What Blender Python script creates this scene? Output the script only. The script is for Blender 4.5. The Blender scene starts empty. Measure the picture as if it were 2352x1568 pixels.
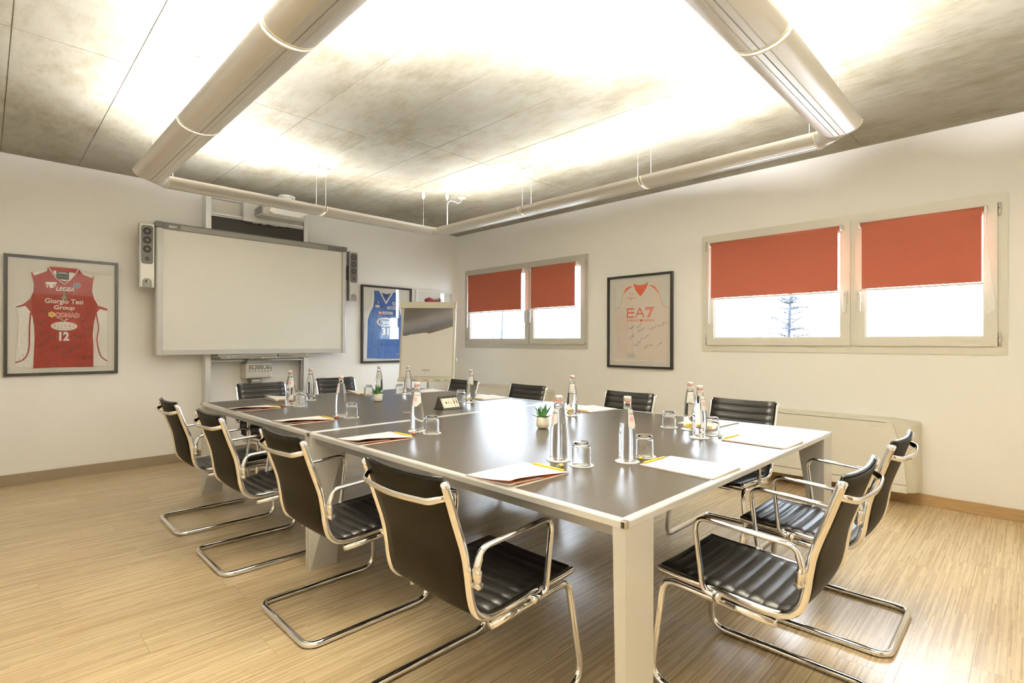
import bpy, bmesh, math, random
from mathutils import Vector, Matrix
random.seed(7)
S = bpy.context.scene
COL = S.collection
PI = math.pi

# ---------------------------------------------------------------- camera
CAMH = 1.23
cam_d = bpy.data.cameras.new('camera'); cam = bpy.data.objects.new('camera', cam_d); COL.objects.link(cam)
cam_d.sensor_width = 36.0; cam_d.lens = 36.0 * 1204.58 / 2352.0
cam_d.clip_start = 0.02; cam_d.clip_end = 300
r_ = Vector((0.704581414, -0.709619757, 0.00219802547))
u_ = Vector((-0.00294887656, 0.000169516516, 0.999995638))
f_ = Vector((0.709617034, 0.704584822, 0.00197314288))
cam.matrix_world = Matrix(((r_.x, u_.x, -f_.x, 0), (r_.y, u_.y, -f_.y, 0), (r_.z, u_.z, -f_.z, CAMH), (0, 0, 0, 1)))
S.camera = cam

# ---------------------------------------------------------------- sky, exposure
W = bpy.data.worlds.new('sky'); S.world = W; W.use_nodes = True
bg = W.node_tree.nodes['Background']
bg.inputs['Color'].default_value = (0.74, 0.86, 1.0, 1); bg.inputs['Strength'].default_value = 11.0
S.view_settings.view_transform = 'Standard'
S.view_settings.look = 'None'
S.view_settings.exposure = 1.12
S.view_settings.gamma = 1.0
S.view_settings.use_curve_mapping = False
S.cycles.sample_clamp_indirect = 6.0
S.cycles.max_bounces = 14; S.cycles.diffuse_bounces = 6; S.cycles.glossy_bounces = 5
S.cycles.transmission_bounces = 12; S.cycles.transparent_max_bounces = 12
S.cycles.caustics_reflective = False
LAMP_COL = (1.0, 1.0, 1.02)
LAMP_W = 46.0
TILT = math.radians(28)

# ---------------------------------------------------------------- materials
def new_mat(name):
    m = bpy.data.materials.new(name); m.use_nodes = True
    return m, m.node_tree, m.node_tree.nodes['Principled BSDF']
def mat(name, col, rough=0.5, metal=0.0, spec=0.5, **kw):
    m, nt, b = new_mat(name)
    b.inputs['Base Color'].default_value = (*col, 1); b.inputs['Roughness'].default_value = rough
    b.inputs['Metallic'].default_value = metal; b.inputs['Specular IOR Level'].default_value = spec
    for k, v in kw.items(): b.inputs[k.replace('_', ' ')].default_value = v
    return m
def N(nt, typ, **kw):
    n = nt.nodes.new(typ)
    for k, v in kw.items(): setattr(n, k, v)
    return n
def math_(nt, op, a, b=None, c=None):
    n = N(nt, 'ShaderNodeMath', operation=op)
    for i, v in enumerate((a, b, c)):
        if v is None: continue
        if isinstance(v, (int, float)): n.inputs[i].default_value = v
        else: nt.links.new(v, n.inputs[i])
    return n.outputs[0]
def ramp(nt, fac, stops, interp='LINEAR'):
    n = N(nt, 'ShaderNodeValToRGB'); n.color_ramp.interpolation = interp
    e = n.color_ramp.elements
    while len(e) < len(stops): e.new(0.5)
    for el, (p, c) in zip(e, stops): el.position = p; el.color = (*c, 1)
    nt.links.new(fac, n.inputs[0]); return n.outputs[0]
def mixc(nt, fac, a, b, mode='MIX'):
    n = N(nt, 'ShaderNodeMix', data_type='RGBA', blend_type=mode)
    for i, v in ((0, fac), (6, a), (7, b)):
        if isinstance(v, (int, float)): n.inputs[i].default_value = v
        elif isinstance(v, tuple): n.inputs[i].default_value = (*v, 1)
        else: nt.links.new(v, n.inputs[i])
    return n.outputs[2]
def noise(nt, vec, scale, detail=4, rough=0.55):
    n = N(nt, 'ShaderNodeTexNoise'); n.inputs['Scale'].default_value = scale
    n.inputs['Detail'].default_value = detail; n.inputs['Roughness'].default_value = rough
    if vec is not None: nt.links.new(vec, n.inputs['Vector'])
    return n.outputs[0]
def mapping(nt, vec, scale, loc=(0, 0, 0)):
    n = N(nt, 'ShaderNodeMapping'); n.inputs['Scale'].default_value = scale; n.inputs['Location'].default_value = loc
    nt.links.new(vec, n.inputs['Vector']); return n.outputs[0]
def bump(nt, b, h, strength, dist):
    n = N(nt, 'ShaderNodeBump'); n.inputs['Strength'].default_value = strength; n.inputs['Distance'].default_value = dist
    nt.links.new(h, n.inputs['Height']); nt.links.new(n.outputs[0], b.inputs['Normal'])

M = {}
# painted plaster
def plaster(name, col):
    m, nt, b = new_mat(name)
    g = N(nt, 'ShaderNodeNewGeometry'); n = noise(nt, g.outputs['Position'], 1.2, 3)
    c = ramp(nt, n, [(0.3, tuple(x * 0.985 for x in col)), (0.7, col)])
    nt.links.new(c, b.inputs['Base Color']); b.inputs['Roughness'].default_value = 0.75
    b.inputs['Specular IOR Level'].default_value = 0.25
    bump(nt, b, noise(nt, g.outputs['Position'], 160, 3), 0.08, 0.002)
    return m
M['wall'] = plaster('wall_paint', (0.915, 0.90, 0.865))
# fair-faced concrete
def concrete():
    m, nt, b = new_mat('concrete')
    g = N(nt, 'ShaderNodeNewGeometry'); P = g.outputs['Position']
    oi = N(nt, 'ShaderNodeObjectInfo')
    v1 = mapping(nt, P, (1.0, 0.75, 1)); v2 = mapping(nt, P, (5.0, 2.2, 1)); v3 = mapping(nt, P, (26, 7, 1))
    big = noise(nt, v1, 1.5, 6, 0.6); mid = noise(nt, v2, 1.6, 8, 0.7); fine = noise(nt, v3, 1.3, 6, 0.7)
    s = math_(nt, 'ADD', math_(nt, 'MULTIPLY', big, 0.55), math_(nt, 'MULTIPLY', mid, 0.45))
    s = math_(nt, 'ADD', s, math_(nt, 'MULTIPLY', math_(nt, 'SUBTRACT', fine, 0.5), 0.22))
    s = math_(nt, 'ADD', s, math_(nt, 'MULTIPLY', math_(nt, 'SUBTRACT', oi.outputs['Random'], 0.5), 0.04))
    c = ramp(nt, s, [(0.36, (0.225, 0.20, 0.142)), (0.45, (0.285, 0.26, 0.195)), (0.52, (0.325, 0.305, 0.245)), (0.66, (0.37, 0.355, 0.305))])
    pits = noise(nt, mapping(nt, P, (9, 6, 1)), 6, 2, 0.5)
    pm = ramp(nt, pits, [(0.22, (1, 1, 1)), (0.26, (0, 0, 0))])
    c = mixc(nt, math_(nt, 'MULTIPLY', pm, 0.5), c, (0.2, 0.18, 0.13))
    nt.links.new(c, b.inputs['Base Color']); b.inputs['Roughness'].default_value = 0.7
    b.inputs['Specular IOR Level'].default_value = 0.2
    bump(nt, b, mid, 0.15, 0.004)
    return m
M['concrete'] = concrete()
# striped bamboo planks: thin strips running along X
def planks():
    m, nt, b = new_mat('strip_plank')
    g = N(nt, 'ShaderNodeNewGeometry'); sep = N(nt, 'ShaderNodeSeparateXYZ'); nt.links.new(g.outputs['Position'], sep.inputs[0])
    oi = N(nt, 'ShaderNodeObjectInfo')
    row = math_(nt, 'FLOOR', math_(nt, 'MULTIPLY', sep.outputs[1], 150.0))
    w1 = N(nt, 'ShaderNodeTexWhiteNoise', noise_dimensions='1D'); nt.links.new(row, w1.inputs['W'])
    seg = math_(nt, 'FLOOR', math_(nt, 'ADD', math_(nt, 'MULTIPLY', sep.outputs[0], 2.6), math_(nt, 'MULTIPLY', w1.outputs[0], 9.0)))
    cv = N(nt, 'ShaderNodeCombineXYZ'); nt.links.new(row, cv.inputs[0]); nt.links.new(seg, cv.inputs[1])
    nt.links.new(oi.outputs['Random'], cv.inputs[2])
    w2 = N(nt, 'ShaderNodeTexWhiteNoise', noise_dimensions='3D'); nt.links.new(cv.outputs[0], w2.inputs['Vector'])
    grain = noise(nt, mapping(nt, g.outputs['Position'], (6, 420, 1)), 1.0, 3)
    f = math_(nt, 'ADD', math_(nt, 'MULTIPLY', w2.outputs[0], 0.8), math_(nt, 'MULTIPLY', grain, 0.28))
    c = ramp(nt, f, [(0.0, (0.36, 0.235, 0.115)), (0.3, (0.50, 0.37, 0.205)), (0.65, (0.60, 0.46, 0.27)), (1.0, (0.70, 0.56, 0.355))])
    hsv = N(nt, 'ShaderNodeHueSaturation'); nt.links.new(c, hsv.inputs['Color'])
    nt.links.new(math_(nt, 'ADD', 0.94, math_(nt, 'MULTIPLY', oi.outputs['Random'], 0.12)), hsv.inputs['Value'])
    nt.links.new(hsv.outputs[0], b.inputs['Base Color'])
    rr = math_(nt, 'ADD', 0.23, math_(nt, 'MULTIPLY', grain, 0.12)); nt.links.new(rr, b.inputs['Roughness'])
    b.inputs['Specular IOR Level'].default_value = 0.75
    bump(nt, b, f, 0.05, 0.0006)
    return m
M['plank'] = planks()
def oak(name, c1, c2, sc=(3, 3, 60)):
    m, nt, b = new_mat(name)
    g = N(nt, 'ShaderNodeNewGeometry'); n = noise(nt, mapping(nt, g.outputs['Position'], sc), 2.0, 5)
    nt.links.new(ramp(nt, n, [(0.3, c1), (0.7, c2)]), b.inputs['Base Color']); b.inputs['Roughness'].default_value = 0.4
    return m
M['oak'] = oak('oak', (0.33, 0.20, 0.085), (0.45, 0.30, 0.14))
M['brown_board'] = oak('taupe_wood', (0.26, 0.20, 0.13), (0.31, 0.245, 0.165))
M['subfloor'] = mat('subfloor', (0.05, 0.035, 0.02), 0.8)
# table laminate
def laminate():
    m, nt, b = new_mat('dark_laminate')
    g = N(nt, 'ShaderNodeNewGeometry'); n = noise(nt, mapping(nt, g.outputs['Position'], (30, 220, 1)), 1.0, 4)
    nt.links.new(ramp(nt, n, [(0.3, (0.060, 0.050, 0.040)), (0.7, (0.076, 0.065, 0.053))]), b.inputs['Base Color'])
    b.inputs['Roughness'].default_value = 0.31; b.inputs['Specular IOR Level'].default_value = 0.30
    bump(nt, b, noise(nt, g.outputs['Position'], 900, 2), 0.05, 0.0006)
    return m
M['laminate'] = laminate()
M['alu'] = mat('satin_aluminium', (0.74, 0.735, 0.72), 0.36, 0.35)
M['alu_dark'] = mat('grey_aluminium', (0.36, 0.35, 0.33), 0.45, 0.6)
M['leg'] = mat('painted_steel', (0.60, 0.585, 0.55), 0.42, 0.2)
M['trough'] = mat('lamp_aluminium', (0.74, 0.71, 0.66), 0.36, 0.6)
M['trough_in'] = mat('lamp_white', (0.85, 0.83, 0.78), 0.5)
M['cream_plastic'] = mat('cream_plastic', (0.78, 0.74, 0.60), 0.45)
M['chrome'] = mat('chrome', (0.84, 0.835, 0.83), 0.05, 1.0)
M['chrome_soft'] = mat('polished_metal', (0.82, 0.80, 0.76), 0.14, 1.0)
def leather(name, col, rough):
    m, nt, b = new_mat(name)
    b.inputs['Base Color'].default_value = (*col, 1); b.inputs['Roughness'].default_value = rough
    b.inputs['Specular IOR Level'].default_value = 0.5 if rough < .45 else 0.10
    tc = N(nt, 'ShaderNodeTexCoord')
    bump(nt, b, noise(nt, tc.outputs['Object'], 260, 3), 0.12, 0.0012)
    return m
M['leather'] = leather('black_leather', (0.016, 0.0145, 0.012), 0.36)
M['leather_back'] = leather('black_leather_back', (0.010, 0.0075, 0.003), 0.5)
M['white_frame'] = mat('white_window_frame', (0.70, 0.67, 0.58), 0.35)
M['grey_frame'] = mat('grey_window_frame', (0.58, 0.56, 0.50), 0.38)
M['fan_cap'] = mat('fan_coil_cap', (0.64, 0.605, 0.50), 0.45)
M['white_plastic'] = mat('white_plastic', (0.82, 0.81, 0.77), 0.35)
M['fan_white'] = mat('fan_coil_paint', (0.76, 0.735, 0.65), 0.4)
M['black'] = mat('black_paint', (0.022, 0.019, 0.015), 0.35)
M['black_matte'] = mat('black_matte', (0.03, 0.026, 0.018), 0.6)
M['dark_grey'] = mat('dark_grey_plastic', (0.13, 0.12, 0.105), 0.42)
M['mid_grey'] = mat('mid_grey_plastic', (0.27, 0.26, 0.23), 0.45)
M['light_grey'] = mat('light_grey_plastic', (0.55, 0.55, 0.52), 0.4)
M['silver'] = mat('silver_plastic', (0.58, 0.56, 0.50), 0.35, 0.3)
M['board_white'] = mat('whiteboard_enamel', (0.74, 0.72, 0.65), 0.32)
M['board_frame'] = mat('board_grey_frame', (0.52, 0.51, 0.48), 0.4, 0.2)
M['cream'] = mat('cream_board', (0.70, 0.66, 0.53), 0.5)
M['paper'] = mat('paper', (0.83, 0.80, 0.74), 0.75, spec=0.2)
M['paper_white'] = mat('paper_white', (0.84, 0.83, 0.80), 0.7, spec=0.2)
M['orange'] = mat('orange_card', (0.78, 0.19, 0.04), 0.7)
M['mat_board'] = mat('picture_mount', (0.75, 0.725, 0.66), 0.8, spec=0.2)
M['yellow'] = mat('pencil_yellow', (0.82, 0.56, 0.04), 0.4)
M['pencil_wood'] = mat('pencil_wood', (0.62, 0.40, 0.20), 0.6)
M['graphite'] = mat('graphite', (0.04, 0.04, 0.04), 0.5)
M['ceramic'] = mat('cream_ceramic', (0.72, 0.68, 0.57), 0.4)
M['soil'] = mat('soil', (0.05, 0.035, 0.02), 0.9)
M['cap'] = mat('cap_silver', (0.66, 0.62, 0.54), 0.35, 0.4)
M['red_ring'] = mat('red_plastic_ring', (0.62, 0.10, 0.06), 0.4)
M['blue_pen'] = mat('blue_plastic', (0.06, 0.06, 0.36), 0.4)
M['green_pen'] = mat('green_plastic', (0.04, 0.30, 0.10), 0.4)
M['sky_led'] = mat('pale_blue_button', (0.20, 0.50, 0.68), 0.4)
M['ink'] = mat('ink_black', (0.02, 0.02, 0.025), 0.7)
M['ink_faint'] = mat('ink_grey', (0.12, 0.10, 0.09), 0.7)
M['print_white'] = mat('print_white', (0.82, 0.80, 0.76), 0.6)
M['print_red'] = mat('print_red', (0.60, 0.055, 0.035), 0.6)
M['print_coral'] = mat('print_coral', (0.76, 0.13, 0.05), 0.6)
M['print_green'] = mat('print_green', (0.16, 0.30, 0.09), 0.6)
M['print_blue'] = mat('print_blue', (0.06, 0.13, 0.38), 0.6)
M['print_gold'] = mat('print_gold', (0.48, 0.32, 0.12), 0.6)
M['print_grey'] = mat('print_grey', (0.3, 0.29, 0.27), 0.6)
M['orange_button'] = mat('orange_button', (0.80, 0.25, 0.10), 0.4)
def cloth(name, col, sc=1.0, strength=0.5):
    m, nt, b = new_mat(name)
    tc = N(nt, 'ShaderNodeTexCoord'); P = tc.outputs['Object']
    n1 = noise(nt, mapping(nt, P, (7 * sc, 1, 3 * sc)), 1.6, 4, 0.6); n2 = noise(nt, P, 700, 1)
    b.inputs['Base Color'].default_value = (*col, 1); b.inputs['Roughness'].default_value = 0.5
    b.inputs['Specular IOR Level'].default_value = 0.4
    h = math_(nt, 'ADD', n1, math_(nt, 'MULTIPLY', n2, 0.03)); bump(nt, b, h, strength, 0.05)
    return m
M['red_cloth'] = cloth('red_jersey_cloth', (0.36, 0.022, 0.015), 1.0, 0.9)
M['red_dark'] = cloth('red_collar_cloth', (0.38, 0.025, 0.02))
M['white_cloth'] = cloth('white_jersey_cloth', (0.86, 0.84, 0.79), 1.0, 0.9)
M['blue_cloth'] = cloth('blue_jersey_cloth', (0.03, 0.125, 0.40), 1.0, 0.8)
M['blue_dark'] = cloth('blue_collar_cloth', (0.02, 0.07, 0.26))
M['pink_cloth'] = cloth('blush_jersey_cloth', (0.80, 0.69, 0.60), 0.8, 0.3)
M['maroon'] = cloth('maroon_jersey_cloth', (0.20, 0.018, 0.022))
# roller blind weave, lets some daylight through
def blind():
    m, nt, b = new_mat('terracotta_blind')
    tc = N(nt, 'ShaderNodeTexCoord'); n = noise(nt, tc.outputs['Object'], 260, 2)
    c = ramp(nt, n, [(0.35, (0.44, 0.125, 0.080)), (0.65, (0.52, 0.155, 0.100))])
    nt.links.new(c, b.inputs['Base Color']); b.inputs['Roughness'].default_value = 0.8; b.inputs['Specular IOR Level'].default_value = 0.15
    tr = N(nt, 'ShaderNodeBsdfTranslucent'); nt.links.new(c, tr.inputs['Color'])
    mx = N(nt, 'ShaderNodeMixShader'); mx.inputs[0].default_value = 0.07
    nt.links.new(b.outputs[0], mx.inputs[1]); nt.links.new(tr.outputs[0], mx.inputs[2])
    nt.links.new(mx.outputs[0], nt.nodes['Material Output'].inputs['Surface'])
    return m
M['blind'] = blind()
M['blind_tube'] = mat('terracotta_tube', (0.47, 0.135, 0.075), 0.5)
def thin_glass(name, ior=1.45, tint=(1, 1, 1)):
    m, nt, b = new_mat(name); nt.nodes.remove(b)
    t = N(nt, 'ShaderNodeBsdfTransparent'); t.inputs[0].default_value = (*tint, 1)
    g = N(nt, 'ShaderNodeBsdfGlossy'); g.inputs['Roughness'].default_value = 0.0
    ge = N(nt, 'ShaderNodeNewGeometry'); dt = N(nt, 'ShaderNodeVectorMath', operation='DOT_PRODUCT')
    nt.links.new(ge.outputs['Normal'], dt.inputs[0]); nt.links.new(ge.outputs['Incoming'], dt.inputs[1])
    cs = math_(nt, 'SUBTRACT', 1.0, math_(nt, 'ABSOLUTE', dt.outputs['Value'])); f0 = ((ior - 1) / (ior + 1)) ** 2
    fr = math_(nt, 'ADD', f0, math_(nt, 'MULTIPLY', math_(nt, 'POWER', cs, 5.0), 1 - f0))
    mx = N(nt, 'ShaderNodeMixShader'); nt.links.new(fr, mx.inputs[0])
    nt.links.new(t.outputs[0], mx.inputs[1]); nt.links.new(g.outputs[0], mx.inputs[2])
    nt.links.new(mx.outputs[0], nt.nodes['Material Output'].inputs['Surface'])
    return m
M['pane'] = thin_glass('window_glass'); M['picture_glass'] = thin_glass('picture_glass', 1.5)
M['wrapper'] = thin_glass('clear_wrapper', 1.6, (0.93, 0.93, 0.93))
def glass(name, ior):
    m, nt, b = new_mat(name)
    b.inputs['Base Color'].default_value = (0.985, 0.99, 0.99, 1); b.inputs['Roughness'].default_value = 0.0
    b.inputs['IOR'].default_value = ior; b.inputs['Transmission Weight'].default_value = 1.0
    return m
M['water_glass'] = glass('water_in_glass', 1.36); M['glass'] = glass('drinking_glass', 1.46)
def label_mat():
    m, nt, b = new_mat('bottle_label')
    b.inputs['Base Color'].default_value = (0.62, 0.60, 0.57, 1); b.inputs['Roughness'].default_value = 0.35
    return m
M['label'] = label_mat(); M['label_pink'] = mat('label_pink', (0.62, 0.30, 0.37), 0.4)
def leaf_mat():
    m, nt, b = new_mat('succulent_leaf')
    tc = N(nt, 'ShaderNodeTexCoord'); sep = N(nt, 'ShaderNodeSeparateXYZ'); nt.links.new(tc.outputs['Object'], sep.inputs[0])
    f = math_(nt, 'ADD', math_(nt, 'MULTIPLY', sep.outputs[2], 9.0), math_(nt, 'MULTIPLY', noise(nt, tc.outputs['Object'], 60, 2), 0.3))
    nt.links.new(ramp(nt, f, [(0.45, (0.20, 0.36, 0.05)), (0.95, (0.045, 0.16, 0.045)), (1.3, (0.03, 0.10, 0.035))]), b.inputs['Base Color'])
    b.inputs['Roughness'].default_value = 0.38
    return m
M['leaf'] = leaf_mat()
def photo_print():
    m, nt, b = new_mat('flyer_photo')
    tc = N(nt, 'ShaderNodeTexCoord'); P = tc.outputs['Object']
    sep = N(nt, 'ShaderNodeSeparateXYZ'); nt.links.new(P, sep.inputs[0])
    t = math_(nt, 'SUBTRACT', sep.outputs[2], math_(nt, 'MULTIPLY', sep.outputs[0], 0.26))
    t = math_(nt, 'ADD', t, math_(nt, 'MULTIPLY', noise(nt, P, 5, 3), 0.05))
    c = ramp(nt, math_(nt, 'MULTIPLY', math_(nt, 'SUBTRACT', t, 1.30), 2.6), [(0.05, (0.16, 0.12, 0.055)), (0.24, (0.09, 0.075, 0.05)), (0.36, (0.095, 0.09, 0.115)), (0.5, (0.20, 0.19, 0.20)), (0.68, (0.22, 0.20, 0.20)), (0.85, (0.10, 0.085, 0.085)), (1.0, (0.09, 0.07, 0.05))])
    g = noise(nt, P, 130, 2)
    nt.links.new(mixc(nt, 0.35, c, ramp(nt, g, [(0.3, (0.35, 0.35, 0.35)), (0.7, (0.9, 0.9, 0.9))]), 'OVERLAY'), b.inputs['Base Color'])
    b.inputs['Roughness'].default_value = 0.4
    return m
M['photo'] = photo_print()
def emit(name, col, s):
    m, nt, b = new_mat(name); b.inputs['Emission Color'].default_value = (*col, 1); b.inputs['Emission Strength'].default_value = s
    b.inputs['Base Color'].default_value = (*col, 1); return m
M['tube_on'] = emit('lit_tube', (1, 0.93, 0.78), 6.0)
M['green_led'] = emit('green_led', (0.45, 1.0, 0.1), 1.2)
M['bark'] = mat('bark', (0.034, 0.039, 0.050), 0.9); M['needles'] = mat('needles', (0.046, 0.056, 0.070), 0.9)  # blue-grey tint in both colours stands in for lens flare over the trees
M['ground'] = mat('pale_ground', (0.45, 0.45, 0.44), 0.9)
M['facade'] = mat('pale_facade', (0.62, 0.62, 0.62), 0.9)

# ---------------------------------------------------------------- mesh helpers
class MB:
    def __init__(s): s.v = []; s.f = []; s.sm = []
    def add(s, verts, faces, smooth=False):
        o = len(s.v); s.v += [tuple(v) for v in verts]
        s.f += [tuple(i + o for i in f) for f in faces]; s.sm += [smooth] * len(faces); return s
    def box(s, x0, x1, y0, y1, z0, z1):
        x0, x1 = min(x0, x1), max(x0, x1); y0, y1 = min(y0, y1), max(y0, y1); z0, z1 = min(z0, z1), max(z0, z1)
        v = [(x0, y0, z0), (x1, y0, z0), (x1, y1, z0), (x0, y1, z0), (x0, y0, z1), (x1, y0, z1), (x1, y1, z1), (x0, y1, z1)]
        return s.add(v, [(3, 2, 1, 0), (4, 5, 6, 7), (0, 1, 5, 4), (1, 2, 6, 5), (2, 3, 7, 6), (3, 0, 4, 7)])
    def cbox(s, x0, x1, y0, y1, z0, z1, c=0.004):
        """box with chamfered edges"""
        bm = bmesh.new(); bmesh.ops.create_cube(bm, size=1)
        for v in bm.verts:
            v.co = Vector(((x0 + x1) / 2 + v.co.x * (x1 - x0), (y0 + y1) / 2 + v.co.y * (y1 - y0), (z0 + z1) / 2 + v.co.z * (z1 - z0)))
        bmesh.ops.bevel(bm, geom=list(bm.edges), offset=c, segments=2, affect='EDGES', profile=0.5)
        bm.verts.index_update()
        s.add([v.co[:] for v in bm.verts], [[v.index for v in f.verts] for f in bm.faces]); bm.free(); return s
    def prism(s, poly, a0, a1, axis='y'):
        """extrude a 2D polygon. axis y: poly is (x,z); axis x: (y,z); axis z: (x,y)"""
        def P(p, a): return {'y': (p[0], a, p[1]), 'x': (a, p[0], p[1]), 'z': (p[0], p[1], a)}[axis]
        n = len(poly); v = [P(p, a0) for p in poly] + [P(p, a1) for p in poly]
        f = [tuple(range(n))[::-1], tuple(range(n, 2 * n))] + [(i, (i + 1) % n, n + (i + 1) % n, n + i) for i in range(n)]
        return s.add(v, f)
    def lathe(s, prof, seg=32, c=(0, 0, 0), smooth=True, flip=False, close=True):
        v = []; f = []
        for r, z in prof:
            for k in range(seg):
                a = 2 * PI * k / seg; v.append((c[0] + r * math.cos(a), c[1] + r * math.sin(a), c[2] + z))
        m = len(prof)
        for i in range(m - 1):
            for k in range(seg):
                q = (i * seg + k, i * seg + (k + 1) % seg, (i + 1) * seg + (k + 1) % seg, (i + 1) * seg + k)
                f.append(q[::-1] if flip else q)
        if close:
            a = tuple(range(seg)); b = tuple((m - 1) * seg + k for k in range(seg))
            if flip: f.append(a); f.append(b[::-1])
            else: f.append(a[::-1]); f.append(b)
        return s.add(v, f, smooth)
    def sweep(s, path, ra, rb=None, seg=10, up=None, closed=False, caps=True, rad=None):
        """tube of elliptical section along path; up = fixed binormal (semi-axis ra along it, rb across)"""
        rb = ra if rb is None else rb
        P = [Vector(p) for p in path]; n = len(P); rings = []; v = []; f = []
        prevn = None
        for i in range(n):
            if closed: t = (P[(i + 1) % n] - P[i - 1])
            else: t = P[min(i + 1, n - 1)] - P[max(i - 1, 0)]
            t.normalize()
            if up is not None:
                bn = Vector(up); bn = (bn - t * bn.dot(t)).normalized(); nn = t.cross(bn)
            else:
                if prevn is None:
                    a = Vector((0, 0, 1)) if abs(t.z) < 0.9 else Vector((1, 0, 0))
                    nn = (a - t * a.dot(t)).normalized()
                else: nn = (prevn - t * prevn.dot(t)).normalized()
                bn = t.cross(nn)
            prevn = nn; q = rad[i] if rad else 1.0
            for k in range(seg):
                a = 2 * PI * k / seg
                v.append(P[i] + bn * (ra * q * math.cos(a)) + nn * (rb * q * math.sin(a)))
        m = n if closed else n - 1
        for i in range(m):
            for k in range(seg):
                j = (i + 1) % n
                f.append((i * seg + k, i * seg + (k + 1) % seg, j * seg + (k + 1) % seg, j * seg + k))
        if not closed and caps: f += [tuple(range(seg))[::-1], tuple((n - 1) * seg + k for k in range(seg))]
        return s.add(v, f, True)
    def ribbon(s, pts, w, y, axis='y'):
        """flat stroke of width w along 2D pts (x,z) at depth y"""
        n = len(pts); v = []; f = []
        for i in range(n):
            a = Vector(pts[max(i - 1, 0)]); b = Vector(pts[min(i + 1, n - 1)]); d = (b - a)
            if d.length < 1e-9: d = Vector((1, 0))
            d.normalize(); nn = Vector((-d.y, d.x)) * w / 2; p = Vector(pts[i])
            for q in (p + nn, p - nn): v.append((q.x, y, q.y))
        f = [(2 * i, 2 * i + 1, 2 * i + 3, 2 * i + 2) for i in range(n - 1)]
        return s.add(v, f)
    def poly(s, pts, y): return s.add([(p[0], y, p[1]) for p in pts], [tuple(range(len(pts)))])
    def ell(s, cx, cz, rx, rz, y, n=28): return s.poly([(cx + rx * math.cos(2 * PI * k / n), cz + rz * math.sin(2 * PI * k / n)) for k in range(n)], y)
    def build(s, name, m, parent=None, loc=(0, 0, 0), fix=True):
        me = bpy.data.meshes.new(name); me.from_pydata(s.v, [], s.f)
        me.polygons.foreach_set('use_smooth', s.sm)
        if fix:
            bm = bmesh.new(); bm.from_mesh(me); bmesh.ops.recalc_face_normals(bm, faces=bm.faces); bm.to_mesh(me); bm.free()
        me.materials.append(m if not isinstance(m, str) else M[m]); me.update()
        return link(name, me, parent, loc)
def link(name, me, parent=None, loc=(0, 0, 0)):
    o = bpy.data.objects.new(name, me); COL.objects.link(o); o.location = loc
    if parent is not None: o.parent = parent
    return o
def fillet(pts, r, seg=6, closed=False):
    """round the corners of a 3D polyline"""
    P = [Vector(p) for p in pts]; n = len(P); out = []
    for i in range(n):
        if not closed and i in (0, n - 1): out.append(P[i]); continue
        rr = r[i] if isinstance(r, (list, tuple)) else r
        if rr <= 0: out.append(P[i]); continue
        a = (P[i - 1] - P[i]); b = (P[(i + 1) % n] - P[i]); la, lb = a.length, b.length; a.normalize(); b.normalize()
        ang = a.angle(b); d = min(rr / math.tan(ang / 2), la * 0.49, lb * 0.49)
        p0 = P[i] + a * d; p1 = P[i] + b * d
        for k in range(seg + 1):
            t = k / seg; out.append(p0 * (1 - t) ** 2 + P[i] * 2 * t * (1 - t) + p1 * t * t)
    return out
def crom(pts, n=6):
    P = [Vector(p) for p in pts]; out = []
    for i in range(len(P) - 1):
        p0 = P[max(i - 1, 0)]; p1 = P[i]; p2 = P[i + 1]; p3 = P[min(i + 2, len(P) - 1)]
        for k in range(n):
            t = k / n
            out.append(0.5 * ((2 * p1) + (p2 - p0) * t + (2 * p0 - 5 * p1 + 4 * p2 - p3) * t * t + (3 * p1 - p0 - 3 * p2 + p3) * t ** 3))
    out.append(P[-1]); return out
def tag(o, label, cat, group=None):
    o['label'] = label; o['category'] = cat
    if group: o['group'] = group
    return o
def thing(name, label, cat, loc=(0, 0, 0), rz=0.0, group=None):
    o = bpy.data.objects.new(name, None); COL.objects.link(o); o.location = loc; o.rotation_euler = (0, 0, rz)
    o.empty_display_size = 0.1
    return tag(o, label, cat, group)
def dup(root, loc, rz, label, group=None):
    r = root.copy(); COL.objects.link(r); r.location = loc; r.rotation_euler = (0, 0, rz); r['label'] = label
    if group: r['group'] = group
    for ch in list(root.children):
        c = ch.copy(); COL.objects.link(c); c.parent = r
        for g in list(ch.children):
            d = g.copy(); COL.objects.link(d); d.parent = c
    return r
def struct(o, label=None):
    o['kind'] = 'structure'
    if label: o['label'] = label
    return o
def sroot(name, loc=(0, 0, 0), rz=0.0, label=None):
    o = bpy.data.objects.new(name, None); COL.objects.link(o); o.location = loc; o.rotation_euler = (0, 0, rz); o.empty_display_size = 0.1
    return struct(o, label)
def text_mesh(txt, bold=0.0, shear=0.0, space=1.0):
    cu = bpy.data.curves.new('lettering', 'FONT'); cu.body = txt; cu.offset = bold; cu.shear = shear; cu.space_character = space
    cu.resolution_u = 3
    ob = bpy.data.objects.new('lettering', cu); COL.objects.link(ob)
    dg = bpy.context.evaluated_depsgraph_get(); me = bpy.data.meshes.new_from_object(ob.evaluated_get(dg))
    bpy.data.objects.remove(ob); bpy.data.curves.remove(cu); return me
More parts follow.
